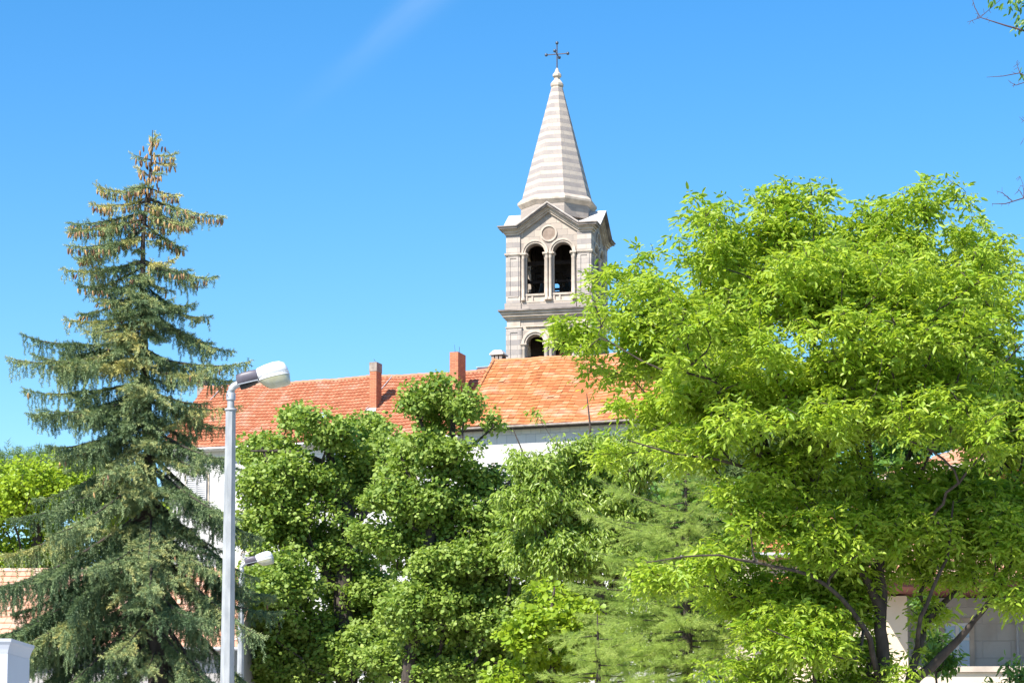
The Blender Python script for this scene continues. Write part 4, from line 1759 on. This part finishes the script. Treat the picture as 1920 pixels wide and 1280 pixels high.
for k, c in enumerate(cones[:100]):
    q = k % 5
    if q not in cmesh:
        m = MB()
        m.add(cmb.v, cmb.f, True, None, (.15, .95, .7, .4, .85)[q] + .001)
        o = m.build('cone', M_cone, spruce)
        cmesh[q] = o.data
    else:
        o = bpy.data.objects.new('cone', cmesh[q])
        col.objects.link(o)
        o.parent = spruce
    o.location = (c[0] - sbase[0], c[1] - sbase[1], c[2])
    o.rotation_euler = (rg.normal() * .2, rg.normal() * .2, rg.random() * 6)
rest = np.array(cones[100:])
if len(rest):
    n = len(rest)
    X, Yy, Z = frames(np.tile([1., 0, 0], (n, 1)) + rg.normal(size=(n, 3)) * .15, np.tile([0, 0, 1.], (n, 1)) + rg.normal(size=(n, 3)) * .15)
    tf4 = [f for f in cmb.f if len(f) == 4]
    o = instances('cones', cmb.v, tf4, rest - np.array(sbase), X, Yy, Z, rg.random(n), M_cone, spruce)
    o['kind'] = 'stuff'


# ------------------------------------------------------------------ feathery conifers in the middle
def layered_conifer(name, label, Yc, base_px, top_py, outl, extra, seed, mat, tpl, shl=.16, step=.10, tint=.5, bark=M_barkd, rmax=.16, bot_py=1420, envw=120, bare=.25, sag=.02, slope=(-.15, .12)):
    rg = np.random.default_rng(seed)
    b0 = P(base_px, 1280, Yc)
    base = (b0.x, Yc, 0)
    root = empty(name, base, 0, label, 'conifer')
    mb, S = MB(), Shoots()
    top = P(base_px, top_py, Yc)
    mb.tube([(b0.x, Yc, 0), (b0.x + .05, Yc, top.z * .5), (top.x, Yc, top.z)], [rmax, rmax * .6, .01], 8)

    def br(zb, tip, w):
        bb = Vector((b0.x, Yc, zb))
        L = (tip - bb).length
        conifer_branch(mb, S, bb, tip, rg, .010 + .010 * L, w, 0, sag, tint + rg.normal() * .15, step=step, shl=shl, bare=bare, upturn=.05, fl=.8)
    for py, tx, ty_, dd in outl:
        t = P(tx, ty_, Yc)
        t.y += dd
        br(Zp(py, Yc), t, .30 + .14 * (t - Vector((b0.x, Yc, Zp(py, Yc)))).length)
    for k in range(extra):
        f = (k + .5) / extra
        z = Zp(top_py + 15 + (bot_py - top_py) * f, Yc)
        L = envw * Yc / FPX * min(1, .25 + f * 1.6) * rg.uniform(.6, 1.1)
        az = k * 2.39996 + rg.normal() * .3
        br(z, Vector((b0.x + math.cos(az) * L, Yc + math.sin(az) * L, z + L * rg.uniform(*slope))), .25 + .15 * L)
    mb.v = [(a - base[0], b - base[1], c) for a, b, c in mb.v]
    mb.build('trunk', bark, root)
    shoots_to_mesh('crown', S, tpl, mat, root, base)
    print(name, len(S.p))
    return root


tplc = needle_template(14, .60, .045, .7)
layered_conifer('cedar_tree', 'feathery light green conifer with flat layered branches, between the cherry and the walnut', 50, 1285, 850,
                [(960, 1110, 900, -.5), (990, 1090, 960, .2), (1010, 1130, 985, -1.0), (1060, 1110, 1030, .4), (1110, 1070, 1100, -.6), (1150, 1090, 1150, .5),
                 (1200, 1060, 1190, -.3), (1250, 1080, 1240, -1.0), (1290, 1070, 1290, 0), (1120, 1420, 1110, -.5), (1190, 1470, 1180, .3), (1250, 1500, 1230, -.6),
                 (1180, 1250, 1160, -1.8), (1230, 1180, 1200, -1.6), (1260, 1300, 1230, -1.9), (1090, 1260, 1080, -1.7), (1020, 1220, 1010, -1.6)],
                130, 31, L_ced, tplc, tint=.55, envw=165, bare=.2, rmax=.2)
layered_conifer('cedar_tree', 'shorter feathery conifer low in the frame, left of the larger layered one', 47, 1120, 1150,
                [(1190, 1040, 1200, -.4), (1220, 1200, 1195, -.5), (1260, 1020, 1265, .2), (1280, 1230, 1270, -.8), (1240, 1110, 1215, -1.5)],
                45, 32, L_ced, tplc, tint=.65, envw=110, bare=.15)

# ------------------------------------------------------------------ walnut on the right
YW = 28.0


def wl3(pts, dys=None):
    return [P(a, b, YW) + Vector((0, (dys[i] if dys else 0), 0)) for i, (a, b) in enumerate(pts)]


wb = P(1668, 1480, YW)
wbase = (wb.x, YW, 0)
sW = YW / FPX
LW = [
    ([Vector(wbase), P(1664, 1500, YW), P(1657, 1300, YW), P(1653, 1180, YW), P(1650, 1080, YW), P(1640, 980, YW), P(1632, 900, YW), P(1628, 820, YW), P(1600, 720, YW), P(1590, 640, YW), P(1575, 540, YW)],
     [.16, .13, .085, .075, .066, .055, .045, .038, .03, .022, .012]),
    (wl3([(1652, 1150), (1620, 1080), (1585, 1040), (1555, 1005), (1520, 958), (1445, 898), (1400, 850), (1375, 800), (1340, 745), (1300, 700), (1240, 650)],
         [0, -.1, -.2, -.3, -.5, -.6, -.7, -.8, -.9, -1.0, -1.0]), [.055, .052, .05, .048, .045, .04, .033, .027, .022, .016, .01]),
    (wl3([(1445, 898), (1400, 893), (1330, 880), (1250, 870), (1170, 850)], [-.6, -.7, -.9, -1, -1.1]), [.028, .024, .018, .013, .007]),
    (wl3([(1375, 800), (1290, 740), (1200, 690), (1120, 640)], [-.8, -.6, -.5, -.4]), [.02, .015, .011, .006]),
    (wl3([(1520, 958), (1490, 890), (1480, 820), (1455, 720), (1440, 640)], [-.5, -.3, -.1, .1, .2]), [.035, .032, .027, .02, .012]),
    (wl3([(1632, 900), (1580, 810), (1562, 720), (1550, 630), (1500, 585), (1460, 555)], [0, -.4, -.6, -.8, -.9, -1.0]), [.034, .031, .027, .022, .016, .009]),
    (wl3([(1628, 820), (1650, 720), (1640, 600), (1600, 520), (1590, 430)], [0, .2, .4, .5, .5]), [.03, .026, .02, .014, .008]),
    (wl3([(1650, 720), (1690, 600), (1700, 480), (1745, 410)], [.2, .0, -.2, -.3]), [.024, .018, .012, .006]),
    (wl3([(1640, 980), (1700, 880), (1740, 780), (1790, 680), (1820, 560), (1830, 470)], [0, .3, .4, .3, .2, .1]), [.036, .032, .027, .021, .014, .007]),
    (wl3([(1740, 780), (1830, 730), (1910, 650)], [.4, 0, -.3]), [.022, .016, .008]),
    ([P(1664, 1480, YW), P(1700, 1300, YW), P(1745, 1250, YW), P(1792, 1200, YW) + Vector((0, -.2, 0)), P(1825, 1155, YW) + Vector((0, -.3, 0)), P(1862, 1115, YW), P(1900, 1040, YW), P(1960, 940, YW)],
     [.085, .07, .06, .045, .034, .03, .024, .015]),
    (wl3([(1700, 1300), (1722, 1220), (1745, 1160), (1790, 1115), (1850, 1050), (1890, 960), (1930, 860)], [0, .1, .2, .3, .3, .4, .4]), [.055, .05, .045, .035, .027, .02, .012]),
    (wl3([(1722, 1220), (1720, 1160), (1760, 1050), (1770, 950)], [.1, -.3, -.5, -.6]), [.03, .026, .018, .01]),
    (wl3([(1657, 1300), (1610, 1180), (1560, 1130), (1500, 1090), (1400, 1070), (1300, 1060), (1200, 1075)], [0, -.4, -.7, -.9, -1.1, -1.3, -1.4]), [.04, .034, .027, .022, .016, .011, .006]),
    (wl3([(1610, 1180), (1590, 1240), (1500, 1220), (1420, 1190)], [-.4, -.6, -.9, -1.1]), [.022, .018, .012, .007]),
]
BW = [(1105, 500, 18, 28, .7), (1125, 560, 40, 50, .5), (1080, 620, 48, 45, .8), (1062, 690, 36, 22, .9), (1110, 600, 50, 50, .6), (1150, 660, 75, 50, .5), (1190, 520, 70, 75, .5), (1225, 440, 30, 25, .8), (1310, 470, 70, 75, .6), (1320, 405, 40, 22, .9), (1385, 520, 80, 80, .6), (1450, 430, 70, 65),
      (1510, 375, 45, 28), (1600, 378, 40, 30), (1530, 425, 75, 50, .8), (1620, 440, 65, 55, .7), (1735, 385, 62, 42), (1700, 470, 90, 60), (1790, 375, 22, 14), (1665, 375, 50, 28, 1.3), (1690, 430, 60, 45, 1.2), (1450, 385, 45, 30, 1.2), (1400, 430, 50, 45), (1560, 375, 40, 26, 1.2), (1840, 400, 45, 30, 1.2), (1900, 450, 40, 40), (1850, 440, 60, 45, .8), (1890, 520, 50, 60, .6), (1300, 600, 130, 80),
      (1500, 560, 140, 90), (1690, 580, 130, 90), (1830, 600, 100, 80), (1200, 750, 70, 35, .7), (1150, 830, 60, 35, .6), (1380, 730, 150, 80), (1560, 760, 140, 90), (1750, 740, 130, 90),
      (1930, 740, 110, 110), (1300, 840, 110, 45), (1500, 880, 110, 60, .8), (1650, 930, 110, 60), (1850, 950, 120, 70), (1980, 950, 100, 120),
      (1540, 1010, 110, 60), (1390, 1000, 80, 40, .8), (1440, 1090, 150, 60), (1230, 1075, 75, 30), (1330, 1050, 60, 30), (1600, 1120, 70, 50), (1780, 1040, 100, 55), (1880, 1100, 75, 45),
      (1480, 1190, 110, 60), (1620, 1230, 90, 45), (1600, 1040, 110, 70), (1500, 1130, 130, 60), (1700, 1000, 90, 60), (1760, 900, 110, 50), (1450, 985, 100, 45, .8), (1360, 920, 80, 30, .7), (1900, 1010, 70, 60), (1270, 780, 90, 40, .8), (1400, 1260, 90, 40), (1560, 1300, 120, 50), (1700, 1210, 40, 25, .8), (1745, 1130, 50, 30, .8), (1690, 1265, 40, 30, .8), (1840, 900, 90, 50), (1400, 950, 70, 30, .7), (1650, 480, 60, 50)]
blobs = []
rgb = np.random.default_rng(9)
for i, b in enumerate(BW):
    blobs.append(pblob(b[0], b[1], b[2], b[3], YW, rgb.uniform(-.9, .9), None, b[4] if len(b) > 4 else 1.0))
for b in ((1290, 640, 90, 55), (1430, 690, 90, 60), (1580, 680, 90, 60), (1740, 660, 90, 60), (1370, 820, 80, 45), (1540, 810, 90, 55), (1690, 820, 90, 60), (1830, 840, 80, 60), (1480, 560, 80, 50), (1640, 560, 80, 50), (1800, 560, 70, 50), (1200, 600, 60, 45), (1260, 730, 60, 35)):
    blobs.append(pblob(b[0], b[1], b[2], b[3], YW, -1.75, None, .5))
for i, b in enumerate(BW[10:30:2]):
    blobs.append(pblob(b[0], b[1] + 10, b[2], b[3], YW, 1.6, None, .7))
walnut, skw, tw_ = tree('walnut_tree', 'large bright yellow green walnut with open drooping foliage filling the right side', 'tree', wbase, LW, blobs, 6300, 'compound', M_bark, L_wal, 41,
                        tip_r=.0042, power=.42, shell=.6, klen=.22, seg=.16, step=.18,
                        lopts=dict(per=8, rach=.185, nl=5, ll=.087, droop=.48, spread=1.1))

# ------------------------------------------------------------------ maples in the middle
YA = 72.0


def B(lst, Y, seed, jy=1.2):
    rgb = np.random.default_rng(seed)
    return [pblob(b[0], b[1], b[2], b[3], Y, rgb.uniform(-jy, jy), None, b[4] if len(b) > 4 else 1.0) for b in lst]


def L3(lst, Y):
    return [P(a, b, Y) for a, b in lst]


ab = P(648, 1280, YA)
tree('maple_tree', 'dense dark green maple with small pointed top just right of the lamp pole', 'tree', (ab.x, YA, 0),
     [([Vector((ab.x, YA, 0))] + L3([(650, 1250), (642, 1120), (655, 1000), (640, 930), (625, 880), (600, 800)], YA), [.42, .34, .30, .26, .2, .15, .06]),
      (L3([(642, 1120), (600, 1050), (560, 980), (510, 880), (490, 840)], YA), [.18, .15, .12, .07, .03]),
      (L3([(655, 1000), (700, 930), (710, 850)], YA), [.14, .1, .04]),
      (L3([(625, 880), (570, 850), (470, 845)], YA), [.09, .07, .03])],
     B([(556, 772, 34, 40), (500, 845, 62, 50), (605, 815, 55, 45), (670, 805, 60, 48), (720, 850, 35, 45), (555, 910, 110, 60), (680, 890, 80, 70), (510, 990, 75, 65), (620, 1000, 90, 70),
        (530, 1100, 85, 80), (650, 1120, 90, 70), (560, 1220, 100, 80), (690, 1230, 90, 70), (480, 1180, 45, 80)], YA, 1), 2500, 'broad', M_barkd, L_map, 51,
     tip_r=.010, power=.40, shell=.65, seg=.4, step=.4, lopts=dict(per=42, rad=.38, ll=.108, flat=.7), even=.28)
YB = 67.0
ab = P(775, 1280, YB)
tree('maple_tree', 'broad maple in front of the orange roof with open fan of twigs at its top', 'tree', (ab.x, YB, 0),
     [([Vector((ab.x, YB, 0))] + L3([(765, 1270), (790, 1150), (800, 1050), (815, 950), (840, 870), (850, 800), (845, 745)], YB), [.26, .22, .20, .22, .17, .12, .08, .03]),
      (L3([(840, 870), (885, 835), (925, 800)], YB), [.07, .05, .02]),
      (L3([(840, 870), (800, 820), (780, 770)], YB), [.07, .05, .03]),
      (L3([(800, 1050), (880, 980), (920, 930), (960, 900)], YB), [.16, .12, .08, .04]),
      (L3([(790, 1150), (880, 1180), (960, 1210), (1010, 1215)], YB), [.14, .1, .07, .04]),
      (L3([(815, 950), (770, 900), (750, 850)], YB), [.1, .07, .03])],
     B([(775, 755, 32, 28), (825, 735, 45, 30), (820, 775, 60, 30), (885, 765, 42, 32), (918, 785, 20, 24), (765, 840, 45, 40, .8), (805, 835, 42, 36), (868, 850, 38, 24, .8), (728, 935, 45, 38), (735, 880, 40, 35), (700, 1000, 40, 50), (960, 990, 40, 50), (840, 870, 60, 30), (915, 900, 50, 34), (800, 930, 75, 50),
        (880, 960, 100, 55), (970, 940, 50, 50), (760, 1010, 65, 60), (880, 1060, 110, 60), (990, 1040, 60, 60), (800, 1140, 100, 60), (940, 1160, 110, 70), (820, 1250, 130, 55), (980, 1260, 80, 50)],
       YB, 2), 2750, 'broad', M_barkd, L_map, 52, tip_r=.010, power=.40, shell=.65, seg=.4, step=.4, lopts=dict(per=42, rad=.36, ll=.106, flat=.7), even=.28)
YC = 59.0
ab = P(1130, 1280, YC)
tree('cherry_tree', 'slender cherry with narrow hanging leaves between the broad maple and the walnut', 'tree', (ab.x, YC, 0),
     [([Vector((ab.x, YC, 0))] + L3([(1130, 1250), (1120, 1080), (1105, 970), (1075, 925), (1050, 905), (1030, 850)], YC), [.24, .19, .15, .12, .09, .06, .02]),
      (L3([(1105, 970), (1110, 890), (1105, 800), (1102, 750), (1100, 737)], YC), [.07, .05, .03, .016, .008]),
      (L3([(1075, 925), (1000, 880), (960, 800)], YC), [.05, .03, .01])],
     B([(1000, 888, 48, 34, .8), (1062, 848, 42, 26, .9), (1130, 830, 40, 40, .8), (1060, 890, 70, 45), (1010, 950, 65, 50), (1090, 960, 80, 55), (1000, 1030, 60, 50), (1080, 1040, 80, 50),
        (1140, 920, 50, 50), (1185, 880, 45, 45), (1190, 960, 50, 50), (1170, 1040, 60, 45), (1120, 850, 45, 30), (965, 850, 20, 25, .6), (1100, 1120, 70, 50), (1030, 1120, 50, 50), (1005, 785, 10, 12, 2.0), (1038, 765, 7, 7, 3.0)], YC, 3), 2200, 'long', M_bark, L_che, 53,
     tip_r=.008, power=.40, shell=.5, seg=.3, step=.35, lopts=dict(per=24, rad=.28, ll=.145, droop=.9, up_bias=.5, flat=.7))
YD = 55.0
ab = P(1035, 1280, YD)
tree('young_maple', 'small bright green maple low in the frame below the cherry', 'tree', (ab.x, YD, 0),
     [([Vector((ab.x, YD, 0))] + L3([(1035, 1250), (1030, 1180), (1040, 1100)], YD), [.14, .10, .07, .02])],
     B([(1030, 1110, 50, 35), (1070, 1160, 60, 45), (1150, 1210, 50, 40), (1000, 1190, 50, 45), (1060, 1240, 80, 45), (960, 1265, 50, 30)], YD, 4), 420, 'broad', M_bark, L_bac, 54,
     tip_r=.007, power=.4, seg=.3, lopts=dict(per=22, rad=.26, ll=.115))

# ------------------------------------------------------------------ trees farther back
bk = [
    ('deciduous_tree', 'yellow green bushy tree left of the spruce, above the pink roof', 84, 60, [(20, 930, 80, 60), (100, 920, 80, 65), (180, 930, 80, 70), (250, 960, 60, 60), (60, 1030, 110, 60), (-60, 990, 60, 90), (240, 1010, 70, 70)],
     [(60, 1200), (70, 1000), (90, 930)], 900, 'broad', L_bac, dict(per=40, rad=.5, ll=.12)),
    ('pine_tree', 'dark green pine with upright spiky shoots at the far left skyline', 92, 110, [(20, 885, 70, 34), (110, 868, 62, 30), (60, 900, 110, 40), (170, 890, 40, 35)],
     [(110, 1200), (100, 950), (100, 880)], 330, 'needles', L_pin, dict(per=16, rad=.42, ll=.30, droop=-.8)),
    ('hedge_tree', 'green tree filling the gap behind the near maples at the foot of the white wall', 92, 900, [(760, 1180, 150, 90), (920, 1150, 120, 90), (1060, 1180, 120, 90), (620, 1200, 120, 80), (500, 1200, 70, 80)],
     [(900, 1380), (900, 1200), (900, 1100)], 800, 'broad', L_bac, dict(per=24, rad=.5, ll=.18)),
    ('pine_tree', 'tall grey green pine standing behind the middle of the walnut', 78, 1440, [(1400, 640, 50, 55, .7), (1420, 740, 80, 70), (1440, 850, 100, 70), (1440, 960, 110, 60), (1350, 880, 60, 60)],
     [(1430, 1300), (1420, 900), (1410, 600)], 420, 'needles', L_pin, dict(per=18, rad=.42, ll=.30)),
    ('pine_tree', 'broad grey green pine behind the upper right of the walnut', 82, 1660, [(1650, 520, 70, 60, .8), (1600, 470, 50, 40, .6), (1680, 640, 110, 80), (1600, 760, 100, 70), (1720, 760, 100, 70), (1820, 700, 60, 60, .7)],
     [(1660, 1300), (1660, 900), (1655, 480)], 560, 'needles', L_pin, dict(per=18, rad=.42, ll=.30)),
    ('deciduous_tree', 'mid green tree hiding the white wall between the cherry and the walnut', 88, 1200, [(1190, 850, 60, 50), (1260, 860, 70, 60), (1180, 950, 70, 60), (1280, 960, 80, 60), (1350, 870, 60, 60), (1200, 1060, 90, 60), (1330, 1080, 90, 60), (1250, 1180, 120, 70), (1400, 1180, 90, 70), (1130, 900, 60, 60), (1140, 1000, 60, 60)],
     [(1240, 1400), (1240, 1100), (1250, 900)], 1300, 'long', L_che, dict(per=26, rad=.5, ll=.20, droop=.6)),
    ('deciduous_tree', 'dark leafy tree behind the walnut trunk, above the cottage roof', 62, 1300, [(1290, 930, 80, 50), (1340, 990, 90, 50), (1560, 900, 110, 60), (1450, 930, 90, 50), (1240, 1000, 60, 60), (1330, 1090, 90, 60), (1700, 850, 80, 50), (1780, 800, 70, 40)],
     [(1380, 1400), (1400, 1150), (1400, 980)], 620, 'broad', L_drk, dict(per=24, rad=.36, ll=.15)),
]
for i, (nm, lb, Y, bx, bl, tr_, n, mode, lm, lo) in enumerate(bk):
    ab = P(tr_[0][0], 1280, Y)
    tree(nm, lb, 'tree', (ab.x, Y, 0), [([Vector((ab.x, Y, 0))] + L3(tr_, Y), [.35, .28, .18, .04])], B(bl, Y, 60 + i, 1.5), n, mode, M_barkd, lm, 70 + i,
         tip_r=.012, power=.38, seg=.5, step=.5, lopts=lo)
# small dark shrubs at the lower right
YQ = 33.0
for i, (lb, bl, tx) in enumerate((('dark leafy shrub in the lower right corner before the stone house', [(1905, 1275, 38, 38), (1870, 1300, 40, 30), (1950, 1290, 50, 50)], 1900),
                                  ('dark green sapling growing against the right walnut limb', [(1745, 1200, 28, 24), (1770, 1235, 30, 28), (1735, 1130, 20, 22, .8)], 1760))):
    ab = P(tx, 1280, YQ)
    tree('shrub', lb, 'shrub', (ab.x, YQ, 0), [([Vector((ab.x, YQ, 0))] + L3([(tx, 1400), (tx - 4, 1300), (tx - 10, 1240)], YQ), [.04, .03, .02, .008])],
         B(bl, YQ, 90 + i, .2), 90, 'long', M_bark, L_drk, 95 + i, tip_r=.004, power=.4, seg=.15, step=.2, lopts=dict(per=14, rad=.14, ll=.10, droop=.5))

# near tree whose bare twigs enter at the top right
YN = 17.0
nb = P(2240, 1280, YN)
tips_l = [
    ([(2235, 900), (2150, 600), (2060, 300), (1990, 110), (1935, 62), (1885, 48), (1838, 33)], [.06, .05, .035, .022, .009, .006, .003]),
    ([(1838, 33), (1828, 15), (1822, -6)], [.0035, .003, .0015]),
    ([(1838, 33), (1825, 38), (1813, 42)], [.003, .002, .0012]),
    ([(1838, 33), (1870, 5), (1905, -25)], [.0025, .002, .001]),
    ([(2060, 300), (1985, 190), (1935, 150), (1912, 137), (1880, 143), (1850, 145)], [.02, .012, .006, .004, .003, .0015]),
    ([(1935, 150), (1905, 160), (1893, 154)], [.004, .003, .0015]),
    ([(1912, 137), (1908, 124), (1906, 117)], [.003, .002, .001]),
    ([(2150, 600), (2040, 450), (1960, 385), (1920, 371), (1885, 382), (1860, 382)], [.025, .015, .009, .0055, .004, .002]),
    ([(1898, 377), (1880, 362), (1868, 358)], [.004, .003, .0015]),
    ([(1920, 371), (1910, 355), (1906, 362)], [.003, .002, .001]),
    ([(1920, 371), (1918, 345), (1912, 330)], [.003, .002, .001]),
    ([(1985, 190), (1950, 240), (1925, 250), (1913, 272)], [.006, .004, .002, .001]),
    ([(1985, 190), (1930, 228), (1915, 225)], [.006, .003, .001]),
]
near = empty('bare_twigged_tree', (nb.x, YN, 0), 0, 'nearly bare tree beyond the right edge reaching thin purplish twigs into the upper right sky', 'tree')
mb = MB()
mb.tube([(0, 0, 0), (0.02, 0, P(0, 900, YN).z), (.1, .1, P(0, 300, YN).z), (.2, 0, P(0, -300, YN).z)], [.12, .08, .05, .02], 8)
for pl, rr in tips_l:
    mb.tube([tuple(P(a, b, YN) - Vector((nb.x, YN, 0))) for a, b in pl], rr, 5)
rgn = np.random.default_rng(4)
for pl, rr in tips_l:
    for k in range(6):
        i = rgn.integers(1, len(pl))
        t = rgn.random()
        a = Vector((pl[i - 1][0], pl[i - 1][1])).lerp(Vector((pl[i][0], pl[i][1])), t)
        if a.x > 1960:
            continue
        b = (a.x + rgn.uniform(-9, 5), a.y + rgn.uniform(-11, 8))
        mb.tube([tuple(P(a.x, a.y, YN) - Vector((nb.x, YN, 0))), tuple(P(b[0], b[1], YN) - Vector((nb.x, YN, 0)))], [.0022, .0012], 4)
mb.build('trunk', M_barkp, near)
lp, ld = [], []
for cx, cy, rx, ry, n in ((1902, 8, 22, 12, 40), (1862, -2, 10, 8, 8), (1915, 42, 14, 14, 26), (1918, 130, 8, 10, 7), (1945, 20, 25, 30, 40), (1990, 80, 40, 60, 60), (2080, 200, 70, 100, 120), (2150, 350, 80, 120, 120)):
    for k in range(n):
        p = P(cx + rgn.normal() * rx * .55, cy + rgn.normal() * ry * .55, YN) + Vector((0, rgn.normal() * .06, 0))
        lp.append(tuple(p - Vector((nb.x, YN, 0))))
        ld.append((rgn.normal() * .5 - .3, rgn.normal() * .5, -.7 + rgn.normal() * .4))
X, Yy, Z = frames(np.array(ld), np.tile([0., -.5, 1.], (len(lp), 1)) + rgn.normal(size=(len(lp), 3)) * .5)
sc = (.055 * (.7 + .6 * rgn.random(len(lp))))[:, None]
instances('crown', LEAF_L[0], LEAF_L[1], np.array(lp), X * sc, Yy * sc, Z * sc, rgn.random(len(lp)), L_drk, near)
